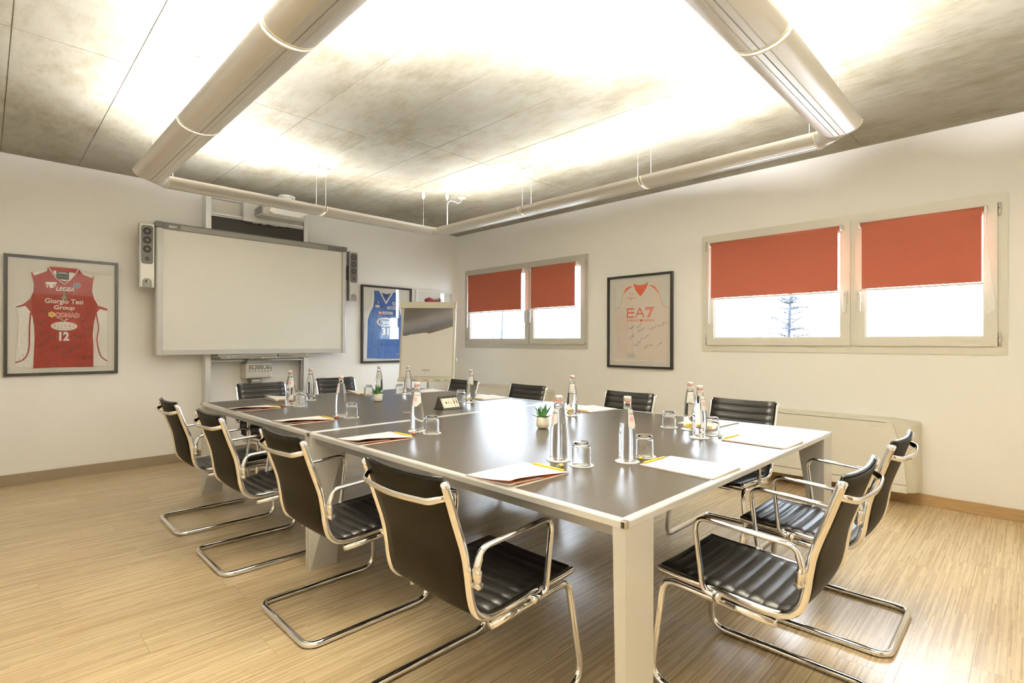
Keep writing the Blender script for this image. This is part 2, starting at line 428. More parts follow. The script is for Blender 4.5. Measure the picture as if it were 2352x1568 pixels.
def text(txt, box, y, m, parent, bold=0.0, shear=0.0, name='lettering', space=1.0):
    """flat lettering fitted to box ((u0,v0),(u1,v1)) in the local x-z plane, facing -y"""
    me = text_mesh(txt, bold, shear, space)
    xs = [v.co.x for v in me.vertices]; ys = [v.co.y for v in me.vertices]
    x0, x1, y0, y1 = min(xs), max(xs), min(ys), max(ys); (u0, v0), (u1, v1) = box
    for v in me.vertices:
        a = (v.co.x - x0) / (x1 - x0); b = (v.co.y - y0) / (y1 - y0)
        v.co = Vector((u0 + a * (u1 - u0), y, v0 + b * (v1 - v0)))
    me.materials.clear(); me.materials.append(M[m])
    return link(name, me, parent)
J = {
 'red': {
  'body': [(0.167,0.9),(0.179,0.896),(0.275,0.928),(0.281,0.962),(0.376,0.958),(0.492,0.961),(0.507,0.93),(0.592,0.899),(0.609,0.905),(0.599,0.834),(0.596,0.764),(0.61,0.695),(0.637,0.635),(0.701,0.608),(0.701,0.417),(0.702,0.07),(0.598,0.065),(0.404,0.067),(0.353,0.067),(0.185,0.064),(0.072,0.083),(0.074,0.139),(0.091,0.365),(0.091,0.502),(0.075,0.602),(0.117,0.625),(0.159,0.672),(0.18,0.735),(0.184,0.801),(0.159,0.897)],
  'white_l': [(0.077,0.589),(0.136,0.605),(0.165,0.558),(0.181,0.513),(0.191,0.432),(0.194,0.325),(0.186,0.065),(0.072,0.083),(0.074,0.139),(0.091,0.365),(0.091,0.502)],
  'white_r': [(0.644,0.601),(0.7,0.586),(0.701,0.072),(0.598,0.066),(0.598,0.241),(0.593,0.372),(0.603,0.485),(0.617,0.556),(0.634,0.587)],
  'stripe_l': [(0.169,0.55),(0.162,0.439),(0.161,0.341),(0.16,0.26),(0.148,0.186),(0.119,0.138),(0.073,0.117)],
  'stripe_r': [(0.617,0.56),(0.634,0.442),(0.63,0.372),(0.624,0.311),(0.639,0.205),(0.66,0.152),(0.701,0.116)],
  'sh_l': [(0.182,0.894),(0.268,0.939),(0.275,0.92),(0.192,0.873)],
  'sh_r': [(0.506,0.939),(0.592,0.899),(0.587,0.884),(0.52,0.912)],
  'neck': [(0.317,0.93),(0.395,0.924),(0.46,0.924),(0.467,0.911),(0.428,0.85),(0.392,0.839),(0.363,0.849),(0.338,0.88),(0.315,0.912)],
  'collar': [(0.282,0.961),(0.492,0.961),(0.48,0.915),(0.464,0.905),(0.461,0.921),(0.395,0.923),(0.317,0.929),(0.312,0.903)],
  'vline': [(0.282,0.961),(0.312,0.901),(0.338,0.859),(0.391,0.811),(0.428,0.85),(0.467,0.909),(0.492,0.961)],
  'arm_l': [(0.163,0.897),(0.183,0.8),(0.18,0.731),(0.16,0.672),(0.117,0.623),(0.075,0.601)],
  'arm_r': [(0.605,0.903),(0.597,0.834),(0.592,0.764),(0.607,0.695),(0.636,0.634),(0.701,0.612)],
  'tag': [(0.336,0.92),(0.423,0.922),(0.423,0.856),(0.338,0.853)],
  'hawk': [(0.267,0.822),(0.342,0.826),(0.325,0.77),(0.275,0.771)],
  'oval': [(0.451,0.829),(0.503,0.783)],
  't_legea': [(0.333,0.75),(0.461,0.787)],
  'tri': [(0.37,0.676),(0.413,0.679),(0.391,0.745)],
  't_giorgio': [(0.26,0.624),(0.523,0.681)],
  't_group': [(0.32,0.573),(0.463,0.622)],
  't_conad': [(0.334,0.517),(0.493,0.555)],
  'flower': [(0.284,0.561),(0.329,0.515)],
  't_alival': [(0.317,0.425),(0.465,0.455)],
  'ell': [(0.3,0.474),(0.483,0.398)],
  'sw': [(0.331,0.508),(0.39,0.458),(0.426,0.501)],
  't_12': [(0.357,0.305),(0.426,0.386)],
  'sig': [(0.245,0.557),(0.239,0.466),(0.251,0.375),(0.233,0.259),(0.289,0.317),(0.352,0.242),(0.417,0.199),(0.535,0.5),(0.562,0.415),(0.469,0.353),(0.515,0.336),(0.476,0.25),(0.529,0.146)],
 },
 'blue': {
  'body': [(0.187,0.953),(0.264,0.955),(0.365,0.78),(0.477,0.952),(0.549,0.944),(0.565,0.79),(0.58,0.687),(0.623,0.585),(0.63,0.325),(0.612,0.046),(0.346,0.05),(0.083,0.061),(0.092,0.321),(0.098,0.568),(0.125,0.649),(0.176,0.745),(0.19,0.845)],
  'white': [(0.159,0.949),(0.187,0.953),(0.19,0.845),(0.176,0.745),(0.125,0.649),(0.098,0.568),(0.092,0.321),(0.083,0.061),(0.024,0.066),(0.04,0.321),(0.034,0.566),(0.029,0.658),(0.104,0.704),(0.152,0.805)],
  'neck': [(0.264,0.955),(0.285,0.936),(0.372,0.919),(0.452,0.944),(0.477,0.955),(0.368,0.782)],
  'back': [(0.285,0.934),(0.372,0.919),(0.452,0.941),(0.368,0.818)],
  'v': [(0.271,0.955),(0.368,0.79),(0.47,0.954)],
  'tag': [(0.346,0.908),(0.389,0.885)],
  'logo': [(0.246,0.811),(0.275,0.785)],
  'shield': [(0.463,0.817),(0.514,0.768)],
  'bar': [(0.207,0.765),(0.315,0.733)],
  't_map': [(0.384,0.711),(0.53,0.76)],
  't_fox': [(0.315,0.641),(0.472,0.685)],
  'fox': [(0.251,0.683),(0.308,0.644)],
  'ell': [(0.237,0.597),(0.461,0.484)],
  't_vit': [(0.273,0.511),(0.446,0.579)],
  't_31': [(0.302,0.367),(0.41,0.464)],
  'small': [(0.519,0.121),(0.589,0.094)],
  'sig': [(0.203,0.222),(0.345,0.234),(0.447,0.228)],
 },
 'mar': {
  'body': [(0.153,0.886),(0.227,0.918),(0.286,0.885),(0.413,0.892),(0.417,0.919),(0.479,0.888),(0.474,0.829),(0.536,0.665),(0.537,0.19),(0.098,0.192),(0.096,0.648),(0.165,0.813)],
  'red': [(0.227,0.918),(0.286,0.885),(0.319,0.881),(0.319,0.896),(0.269,0.911)],
  'green': [(0.417,0.919),(0.379,0.893),(0.319,0.881),(0.319,0.896),(0.37,0.909)],
 },
 'ea': {
  'body': [(0.2,0.927),(0.32,0.946),(0.349,0.918),(0.419,0.902),(0.484,0.912),(0.527,0.948),(0.652,0.918),(0.652,0.784),(0.673,0.709),(0.713,0.658),(0.756,0.636),(0.745,0.397),(0.743,0.063),(0.504,0.066),(0.093,0.068),(0.099,0.406),(0.086,0.642),(0.14,0.663),(0.181,0.718),(0.199,0.804)],
  'v': [(0.322,0.946),(0.349,0.918),(0.419,0.902),(0.484,0.912),(0.529,0.948),(0.503,0.869),(0.432,0.783),(0.413,0.785),(0.359,0.845),(0.332,0.906)],
  'sl': [(0.199,0.804),(0.241,0.883),(0.281,0.897),(0.332,0.898),(0.281,0.878),(0.241,0.849)],
  'sr': [(0.517,0.898),(0.568,0.89),(0.6,0.874),(0.628,0.831),(0.652,0.78),(0.605,0.841),(0.559,0.879)],
  'arm_l': [(0.199,0.804),(0.181,0.718),(0.14,0.663),(0.086,0.642)],
  'arm_r': [(0.652,0.784),(0.673,0.709),(0.713,0.658),(0.756,0.636)],
  'hem': [(0.093,0.088),(0.504,0.089),(0.743,0.081),(0.743,0.073),(0.504,0.081),(0.093,0.079)],
  'patch': [(0.259,0.162),(0.356,0.16),(0.356,0.109),(0.259,0.111)],
  'stars': [(0.295,0.815),(0.321,0.814)],
  't_oly': [(0.249,0.764),(0.362,0.778)],
  't_1936': [(0.289,0.748),(0.32,0.764)],
  'ea7': [(0.254,0.555),(0.589,0.66)],
  't_emp': [(0.255,0.509),(0.413,0.533)],
  't_arm': [(0.461,0.505),(0.589,0.531)],
  'eagle': [(0.408,0.533),(0.461,0.506)],
  'sig': [(0.311,0.446),(0.408,0.461),(0.432,0.414),(0.569,0.433),(0.678,0.463),(0.316,0.343),(0.499,0.342),(0.423,0.3),(0.365,0.245),(0.518,0.242),(0.656,0.259)],
 },
 'flip': {
  'photo': [(-0.312,1.665),(0.314,1.676),(0.312,1.434),(0.169,1.388),(0.016,1.343),(-0.015,1.352),(-0.055,1.354),(-0.098,1.346),(-0.192,1.333),(-0.219,1.332),(-0.286,1.311),(-0.328,1.316)],
  'paper': [(-0.312,1.665),(0.314,1.676),(0.328,0.78),(-0.355,0.774)],
  't': [(-0.069,0.865),(0.027,0.887)],
  'bar': [(-0.35,1.744),(0.354,1.667)],
  'tray': [(-0.375,0.782),(0.334,0.733)],
 },
}
# ================================================================ room shell
X0, X1, Y0, Y1, CZ = -0.80, 5.05, -0.85, 6.19, 2.83
# floor: planks on a dark subfloor
floor = struct(MB().box(X0 - .2, X1 + .2, Y0 - .2, Y1 + .2, -0.10, -0.006).build('floor', 'subfloor'), 'light bamboo strip plank floor')
PW = 0.193; known = {16: .198, 14: .256, 17: .644, 11: .467, 21: .767, 12: .893}
rng = random.Random(3); k = -7
while 0.359 + PW * k < Y1:
    ya = max(Y0, 0.359 + PW * k); yb = min(Y1, 0.359 + PW * (k + 1))
    if yb - ya > 0.02:
        L = 1.288; off = known.get(k, rng.uniform(0, L)); x = X0 - ((X0 - off) % L)
        while x < X1:
            xa, xb = max(x, X0), min(x + L, X1)
            if xb - xa > 0.02:
                MB().box(xa + .0004, xb - .0004, ya + .0003, yb - .0003, -0.008, 0.0).build('plank', 'plank', floor)
            x += L
    k += 1
# ceiling: cast slab with the prints of its formwork boards
ceiling = struct(MB().box(X0 - .2, X1 + .2, Y0 - .2, Y1 + .2, CZ + 0.004, CZ + 0.2).build('ceiling', 'concrete'), 'raw concrete ceiling with board joints')
cxs = [X0, -0.41, 0.095, 0.60, 1.107, 1.615, 2.114, 2.617, 3.125, 3.612, 4.11, 4.612, X1]
for a, b in zip(cxs[:-1], cxs[1:]):
    ys = [Y0, 1.195, 3.694, Y1] if b < 2.2 else ([Y0, 0.99, 3.489, 5.99, Y1] if b < 4.7 else [Y0, 0.987, 3.489, Y1])
    for c, d in zip(ys[:-1], ys[1:]):
        MB().box(a + .003, b - .003, c + .003, d - .003, CZ, CZ + .005).build('concrete_panel', 'concrete', ceiling)
# walls
struct(MB().box(X0 - .2, X1 + .3, Y1, Y1 + .2, -0.1, CZ + .1).build('wall_back', 'wall'), 'cream plaster wall behind the whiteboard')
struct(MB().box(X0 - .2, X0, Y0, Y1, -0.1, CZ + .1).build('wall_left', 'wall'), 'cream plaster wall on the left')
struct(MB().box(X0 - .2, X1 + .3, Y0 - .2, Y0, -0.1, CZ + .1).build('wall_front', 'wall'), 'cream plaster wall behind the camera')
WZ0, WZ1 = 1.15, 2.287
WIN = {'window_1': (5.988, 3.742), 'window_2': (2.338, 0.123)}
wr = MB(); mg = 0.045
wr.box(X1, X1 + .3, Y0, Y1, -.1, WZ0 + mg); wr.box(X1, X1 + .3, Y0, Y1, WZ1 - mg, CZ + .1)
for a, b in ((Y0, .123 + mg), (2.338 - mg, 3.742 + mg), (5.988 - mg, Y1)): wr.box(X1, X1 + .3, a, b, WZ0 + mg, WZ1 - mg)
struct(wr.build('wall_right', 'wall'), 'cream plaster wall with two wide windows')
# baseboards
bb = struct(MB().box(X0, X1 - .02, Y1 - .006, Y1, 0, .09).build('baseboard_back', 'brown_board'), 'taupe baseboard under the whiteboard wall')
for a, b in ((X0, .45), (.451, 2.85), (2.851, X1)): MB().cbox(a, b, Y1 - .013, Y1 - .005, 0, .095, .001).build('baseboard_board', 'brown_board', bb)
bb = struct(MB().box(X1 - .006, X1, Y0, Y1 - .013, 0, .08).build('baseboard_right', 'oak'), 'oak baseboard under the windows')
for a, b in ((Y0, 1.30), (1.301, 3.75), (3.751, Y1 - .014)): MB().cbox(X1 - .014, X1 - .005, a, b, 0, .085, .002).build('baseboard_board', 'oak', bb)
struct(MB().box(X0, X0 + .012, Y0, Y1 - .014, 0, .09).build('baseboard_left', 'brown_board'))
m = MB(); m.box(X0 + .013, .62, Y0, Y0 + .012, 0, .09); m.box(1.58, X1 - .015, Y0, Y0 + .012, 0, .09); struct(m.build('baseboard_front', 'brown_board'))

# door behind the camera (seen only in reflections)
dr = sroot('door_1', (1.10, Y0, 0), PI, 'brown door behind the camera')
MB().box(-.40, .40, -.035, -.001, .005, 2.05).build('door_leaf', 'brown_board', dr)
m = MB(); m.box(-.47, -.405, -.05, -.001, 0, 2.12); m.box(.405, .47, -.05, -.001, 0, 2.12); m.box(-.405, .405, -.05, -.001, 2.055, 2.12); m.build('door_frame', 'brown_board', dr)
MB().sweep([(-.33, -.036, 1.0), (-.33, -.085, 1.0), (-.21, -.085, 1.0)], .009, seg=10).build('door_handle', 'chrome_soft', dr)
# ---------------------------------------------------------------- windows
def miter(mb, u0, u1, v0, v1, w, y0, y1):
    """four mitred bars around a rectangle (outer size given), depth y0..y1"""
    o = [(u0, v0), (u1, v0), (u1, v1), (u0, v1)]; i = [(u0 + w, v0 + w), (u1 - w, v0 + w), (u1 - w, v1 - w), (u0 + w, v1 - w)]
    for k in range(4):
        j = (k + 1) % 4; mb.prism([o[k], o[j], i[j], i[k]], y0, y1)
    return mb
R_W2 = -PI / 2
def window(name, yl, yr, s1, s2, frame_m, label):
    """local x runs to the right as seen from the room (world -y), local y into the wall"""
    w = yl - yr; h = WZ1 - WZ0
    rt = sroot(name, (X1, yl, WZ0), R_W2, label)
    f = MB(); miter(f, 0, w, 0, h, .066, -.012, .05)
    f.box(s1[1] - .004, s2[0] + .004, -.018, .05, .064, h - .064); f.build('window_frame', frame_m, rt)
    miter(MB(), .03, w - .03, .03, h - .03, .04, .051, .28).build('outer_reveal', 'grey_frame', rt)
    for (a, b), hinge_left in ((s1, True), (s2, False)):
        m = MB(); miter(m, a, b, .060, h - .060, .066, -.032, .045)
        miter(m, a + .066, b - .066, .126, h - .126, .010, -.018, .035)
        sash = m.build('sash', frame_m, rt)
        MB().box(a + .07, b - .07, .012, .018, .13, h - .13).build('pane', 'pane', sash)
        hx = (b - .012) if hinge_left else (a + .012); side = -1 if hinge_left else 1
        m = MB(); m.cbox(hx - .016 + side * .02, hx + .016 + side * .02, -.044, -.032, .41, .51, .004)
        m.lathe([(.010, 0), (.010, .022)], 16, (hx + side * .02, -.066, .485 - .011))
        m.cbox(hx - .012 + side * .02, hx + .012 + side * .02, -.072, -.058, .335, .495, .004)
        m.build('handle', 'white_frame' if frame_m == 'white_frame' else 'light_grey', sash)
        gx = a - .011 if hinge_left else b + .011
        for z0 in (.065, h - .155):
            MB().lathe([(.0085, 0), (.0085, .055), (.007, .056), (.007, .058), (.0085, .059), (.0085, .09)], 14, (gx, -.024, z0)).build('hinge', 'silver', sash)
    return rt
window('window_2', 2.338, .123, (.062, 1.272), (1.308, 2.162), 'white_frame', 'large two sash window with pale frame at the right')
window('window_1', 5.988, 3.742, (.070, 1.308), (1.326, 2.222), 'grey_frame', 'smaller two sash window with grey frame near the corner')

# ---------------------------------------------------------------- roller blinds
def roller_blind(yl, yr, zb, chain_left, loop, label):
    """yl, yr: left and right ends (world y, left is larger) of the cloth"""
    x = 4.985; w = yl - yr
    rt = thing('roller_blind', label, 'blind', (x, yl, 2.182), R_W2, 'terracotta roller blinds')
    t = MB(); t.sweep([(-.006, 0, 0), (w + .006, 0, 0)], .0195, seg=20); t.build('roller', 'blind_tube', rt)
    m = MB(); n = 14
    pts = [(-.0190, .0), ] + [(-.0198, -.01 - (2.170 - zb) * i / n) for i in range(n + 1)]
    v = []; th = .0007
    for y, z in pts: v += [(.004, y, z), (w - .004, y, z)]
    nn = len(pts)
    for y, z in pts: v += [(.004, y + th, z), (w - .004, y + th, z)]
    f = []
    for i in range(nn - 1):
        a = 2 * i; f.append((a, a + 1, a + 3, a + 2)); b = 2 * nn + 2 * i; f.append((b + 2, b + 3, b + 1, b))
    f += [(0, 2 * nn, 2 * nn + 1, 1)]
    m.add(v, f); m.build('fabric', 'blind', rt)
    MB().cbox(-.010, w + .006, -.026, -.013, zb - 2.182 - .016, zb - 2.182 - .001, .003).build('bottom_bar', 'white_plastic', rt)
    for s, xx in ((-1, -.008), (1, w + .008)):
        b = MB(); b.lathe([(.0, 0), (.022, 0), (.024, .004), (.024, .014), (.019, .018), (0, .018)], 20, (0, 0, 0), close=False)
        b.v = [(xx + s * vz, vx, vy) for vx, vy, vz in b.v]; b.box(xx, xx + s * .012, 0, .034, -.02, .022)
        b.build('bracket', 'white_plastic', rt)
    cx = -.016 if chain_left else w + .016
    c = MB(); c.sweep(crom([(cx, -.012, .0), (cx - .001, -.014, -.35), (cx - .006, -.016, loop + .02), (cx, -.016, loop - .012), (cx + .008, -.016, loop + .02), (cx + .006, -.014, -.35), (cx + .006, .010, .0)] if chain_left else
            [(cx, -.012, .0), (cx + .012, -.014, -.30), (cx + .045, -.016, loop + .06), (cx + .032, -.016, loop - .002), (cx - .004, -.016, loop + .01), (cx - .012, -.018, -.45), (cx - .004, -.014, .0)], 8), .0021, seg=6)
    c.build('chain', 'white_plastic', rt)
    return rt
roller_blind(2.218, 1.138, 1.660, True, -.745, 'terracotta roller blind on the left sash of the large window')
roller_blind(.979, .251, 1.664, False, -.72, 'terracotta roller blind on the right sash of the large window')
roller_blind(5.838, 4.757, 1.663, True, -.72, 'terracotta roller blind on the left sash of the small corner window')
roller_blind(4.592, 3.871, 1.668, False, -.40, 'terracotta roller blind on the right sash of the small corner window')

# ---------------------------------------------------------------- outside
struct(MB().box(5.6, 90, -60, 90, -4.2, -4.0).build('ground', 'ground'), 'pale ground outside')
def tree(name, loc, h, spread, label, cat, conifer, seed):
    g = random.Random(seed); rt = thing(name, label, cat, loc)
    t = MB(); path = crom([(0, 0, 0), (.12, .1, h * .3), (-.05, .05, h * .62), (.06, -.05, h)], 6)
    n = len(path); t.sweep(path, .16, seg=8, rad=[1 - .72 * i / (n - 1) for i in range(n)]); t.build('trunk', 'bark', rt)
    b = MB(); tw = MB()
    nb = 95 if conifer else 26
    for i in range(nb):
        z = h * g.uniform(.42, .985); zi = z / h * (n - 1); i0_ = min(n - 2, int(zi)); q = path[i0_].lerp(path[i0_ + 1], zi - i0_)
        a = g.uniform(0, 2 * PI); L = spread * (1.10 - z / h) * g.uniform(.6, 1.15) + .25
        if not conifer: L = spread * g.uniform(.4, 1) * (1.05 - abs(z / h - .55))
        rise = .12 if conifer else .75
        p = [q]; d = Vector((math.cos(a), math.sin(a), rise))
        for s in range(5):
            d = (d + Vector((g.uniform(-.3, .3), g.uniform(-.3, .3), g.uniform(-.22, .26)))).normalized(); p.append(p[-1] + d * L / 5)
        b.sweep(p, .028, seg=5, rad=[1, .8, .6, .45, .35, .2])
        for s in range(1, 6):
            for r in range(5 if conifer else 2):
                e = p[s] + Vector((g.uniform(-1, 1), g.uniform(-1, 1), g.uniform(-.2, .7) if conifer else g.uniform(-.1, 1.2))) * L * (.2 if conifer else .26)
                tw.sweep([p[s], (p[s] + e) / 2 + Vector((0, 0, g.uniform(-.04, .08))), e], .009 if conifer else .018, seg=3, rad=[1, .8, .4], caps=False)
                if conifer:
                    for _ in range(6):
                        c = p[s].lerp(e, g.uniform(.3, 1.1)); dd = Vector((g.uniform(-1, 1), g.uniform(-1, 1), g.uniform(-.4, .6))) * .10
                        w = Vector((-dd.y, dd.x, 0)).normalized() * .011 if (abs(dd.x) + abs(dd.y)) > 1e-3 else Vector((.016, 0, 0))
                        tw.add([c - dd, c + w, c + dd, c - w], [(0, 1, 2, 3)])
    o = b.build('boughs', 'bark', rt, fix=False); o['kind'] = 'stuff'
    o = tw.build('twigs', 'needles', rt, fix=False); o['kind'] = 'stuff'
tree('conifer_tree', (30, 9.1, -4), 8.4, 3.6, 'glare-tinted bluish conifer tree outside the large window', 'tree', True, 5)
tree('bare_tree', (30, 30.9, -4), 8.6, 2.0, 'bare thin tree outside the small corner window', 'tree', False, 9)

# ================================================================ pendant light ring
XL, XR, YN, YF, ZR, ZK = .842, 3.49, .765, 4.62, 2.452, 2.388
FR = thing('pendant_light', 'rectangular ring of white half round uplight troughs hung on thin wires', 'lamp', ((XL + XR) / 2, (YN + YF) / 2, ZR))
FL = tuple(-c for c in FR.location)
HW = .107; NSEC = 14
def section(outer=True, s=1.0):
    """half-ellipse profile (a across, z) from rim to rim"""
    return [(HW * s * math.cos(PI + PI * k / NSEC), ZR + (ZK - ZR) * s * abs(math.sin(PI * k / NSEC)) ** .85) for k in range(NSEC + 1)]
def place_sec(sec, c, ax):
    return [(c[0] + ax[0] * a, c[1] + ax[1] * a, z) for a, z in sec]
def shell(mb, secs_o, secs_i):
    """open trough shell lofted along outer sections with matching inner ones"""
    n = len(secs_o[0]); v = []; f = []
    for s in secs_o: v += s
    o = len(v)
    for s in secs_i: v += s
    m = len(secs_o)
    for i in range(m - 1):
        for k in range(n - 1):
            f.append((i * n + k, i * n + k + 1, (i + 1) * n + k + 1, (i + 1) * n + k))
            f.append((o + i * n + k, o + (i + 1) * n + k, o + (i + 1) * n + k + 1, o + i * n + k + 1))
        for k in (0, n - 1): f.append((i * n + k, (i + 1) * n + k, o + (i + 1) * n + k, o + i * n + k))
    for i in (0, m - 1):
        for k in range(n - 1): f.append((i * n + k, i * n + k + 1, o + i * n + k + 1, o + i * n + k))
    return mb.add(v, f, True)
def trough(p, q, power, on=True):
    d = Vector((q[0] - p[0], q[1] - p[1])); L = d.length; d.normalize(); ax = (d.y, -d.x)
    so = section(); si = [(a * .965, z + .004 if abs(a) < HW * .9 else z) for a, z in so]
    m = MB(); shell(m, [place_sec(so, p, ax), place_sec(so, q, ax)], [place_sec(si, p, ax), place_sec(si, q, ax)])
    o = m.build('trough_segment', 'trough', FR, FL)
    md = o.modifiers.new('edge', 'EDGE_SPLIT'); md.split_angle = math.radians(50)
    s = MB(); s.sweep([(p[0] + d.x * .002, p[1] + d.y * .002, ZK - .0002), (q[0] - d.x * .002, q[1] - d.y * .002, ZK - .0002)], .0022, .0012, seg=6, up=(ax[0], ax[1], 0)); s.build('seam', 'mid_grey', o)
    for off in (-.028, .028):
        s = MB(); s.sweep([(p[0] + ax[0] * off, p[1] + ax[1] * off, ZK + .0006 - .0), (q[0] + ax[0] * off, q[1] + ax[1] * off, ZK + .0006)], .0012, .0010, seg=5, up=(ax[0], ax[1], 0)); s.build('seam', 'alu', o)
    if power > 0:
        a = (p[0] + d.x * .06, p[1] + d.y * .06, ZK + .030); b = (q[0] - d.x * .06, q[1] - d.y * .06, ZK + .030)
        t = MB(); t.sweep([a, b], .008, seg=10); t.build('fluorescent_tube', 'tube_on', o)
        li = bpy.data.lights.new('tube_light', 'AREA'); li.shape = 'RECTANGLE'; li.size = L - .10; li.size_y = .03
        li.spread = math.radians(170); li.energy = LAMP_W * power; li.color = LAMP_COL
        # wide-throw optics: one tilted light surface to each side of the tube
        for sd_ in (-1, 1):
            lo = bpy.data.objects.new('tube_light', li); COL.objects.link(lo); lo.parent = o
            lo.location = ((p[0] + q[0]) / 2 + ax[0] * sd_ * .035, (p[1] + q[1]) / 2 + ax[1] * sd_ * .035, ZR - .020)
            zdir = Vector((ax[0] * sd_ * math.sin(TILT), ax[1] * sd_ * math.sin(TILT), math.cos(TILT)))
            xdir = Vector((d.x, d.y, 0)); ydir = (-zdir).cross(xdir)
            lo.matrix_local = Matrix(((xdir.x, ydir.x, -zdir.x, lo.location.x), (xdir.y, ydir.y, -zdir.y, lo.location.y), (xdir.z, ydir.z, -zdir.z, lo.location.z), (0, 0, 0, 1)))
    return o
def ring(c, ax_dir, count=2):
    d = Vector(ax_dir); ax = (d.y, -d.x); so = section(s=1.03); si = section(s=.99)
    for k in range(count):
        o = (k - (count - 1) / 2) * .026
        m = MB(); secs = [place_sec(so, (c[0] + d.x * (o + e), c[1] + d.y * (o + e)), ax) for e in (-.006, .006)]
        seci = [place_sec(si, (c[0] + d.x * (o + e), c[1] + d.y * (o + e)), ax) for e in (-.006, .006)]
        shell(m, secs, seci); m.build('joint_ring', 'cream_plastic', FR, FL)
g = .02
YE, XE = .14, .12
def run(a, b, cuts, fixed, along_y, powers):
    pts = [a] + cuts + [b]
    for i in range(len(pts) - 1):
        s0 = pts[i] + (g if i else 0); s1 = pts[i + 1] - (g if i < len(pts) - 2 else 0)
        if along_y: trough((fixed, s0), (fixed, s1), powers[i])
        else: trough((s0, fixed), (s1, fixed), powers[i])
    for c in cuts: ring((fixed, c) if along_y else (c, fixed), (0, 1) if along_y else (1, 0))
run(YN + YE, YF - XE, [2.07, 3.29], XL, True, [1.9, .10, .14])  # first segment is out of view, power boosted to lift the room light
run(YN + YE, YF - XE, [2.055, 3.285], XR, True, [.09, .10, .105])
run(XL + XE, XR - XE, [2.17], YF, False, [.165, .035])
run(XL + XE, XR - XE, [2.17], YN, False, [5.2, .10])  # unseen left segment driven far above the others to brighten the walls
def corner(c, e0, d0, e1, d1):
    """bevelled corner: end sections at e0 (axis d0) and e1 (axis d1)"""
    so = section(); si = section(s=.96)
    A = place_sec(so, e0, d0); B = place_sec(so, e1, d1); Ai = place_sec(si, e0, d0); Bi = place_sec(si, e1, d1)
    m = MB(); shell(m, [A, B], [Ai, Bi]); m.build('corner_piece', 'trough', FR, FL)
    for e, d in ((e0, d0), (e1, d1)):
        t = (-d[1], d[0]); m = MB()
        r0 = section(s=1.02); r1 = section(s=.985)
        shell(m, [place_sec(r0, (e[0] + t[0] * q, e[1] + t[1] * q), d) for q in (-.004, .004)], [place_sec(r1, (e[0] + t[0] * q, e[1] + t[1] * q), d) for q in (-.004, .004)])
        m.build('joint_ring', 'cream_plastic', FR, FL)
# profile axis a: positive side is the inner rim
corner(None, (XL, YF - XE), (1, 0), (XL + XE, YF), (0, -1))
corner(None, (XR, YF - XE), (-1, 0), (XR - XE, YF), (0, -1))
corner(None, (XL, YN + YE), (1, 0), (XL + XE, YN), (0, 1))
corner(None, (XR, YN + YE), (-1, 0), (XR - XE, YN), (0, 1))
# suspensions: bullet shaped cups and wires
for x, y in [(2.125, 4.62), (2.215, 4.62), (3.302, 4.615), (3.495, 4.455), (3.49, 3.335), (3.49, 3.225), (3.49, 2.125), (3.49, 2.015), (3.29, .755), (.842, 4.43), (.842, 3.345), (.842, 3.235), (.842, 2.125), (.842, 2.015), (1.0, 4.60), (3.48, .95), (2.215, .765), (2.125, .765), (1.0, .765), (.842, .95)]:
    m = MB(); m.lathe([(0, 0), (.0155, 0), (.0165, -.004), (.0165, -.05), (.0035, -.078), (0, -.079)], 20, (x, y, CZ), close=False)
    cup = m.build('ceiling_cup', 'white_plastic', FR, FL)
    MB().sweep([(x, y, CZ - .076), (x, y, ZR - .03)], .0011, seg=5).build('wire', 'white_plastic', cup)
m = MB(); m.lathe([(0, 0), (.045, 0), (.045, -.006), (.02, -.010), (0, -.010)], 24, (3.729, 4.489, CZ), close=False); m.build('cable_rose', 'white_plastic', FR, FL)
MB().sweep(crom([(3.729, 4.489, CZ - .008), (3.71, 4.482, CZ - .04), (3.66, 4.47, CZ - .075), (3.60, 4.462, CZ - .07), (3.53, 4.458, CZ - .08), (3.50, 4.456, CZ - .13), (3.502, 4.456, CZ - .22), (3.497, 4.456, ZR - .02)], 7), .0042, seg=8).build('power_cord', 'white_plastic', FR, FL)
tag(MB().lathe([(0, 0), (.075, 0), (.075, -.004), (.07, -.006), (0, -.006)], 32, (0, 0, 0), close=False).build('cover_plate', 'white_plastic', None, (3.35, 2.17, CZ)), 'round white cover plate on the ceiling inside the lamp ring', 'plate')
sd = thing('smoke_detector', 'round cream ceiling sensor with a pale blue button above the projector', 'sensor', (2.34, 5.82, CZ))
MB().lathe([(0, 0), (.085, 0), (.09, -.006), (.09, -.02), (.075, -.03), (0, -.032)], 32, (0, 0, 0), close=False).build('base', 'ceramic', sd)
MB().lathe([(0, -.03), (.045, -.03), (.042, -.042), (0, -.044)], 24, (0, -.02, 0), close=False).build('cap', 'white_plastic', sd)
MB().lathe([(0, 0), (.011, 0), (.011, -.008), (0, -.010)], 16, (.01, -.085, -.012), close=False).build('button', 'sky_led', sd)
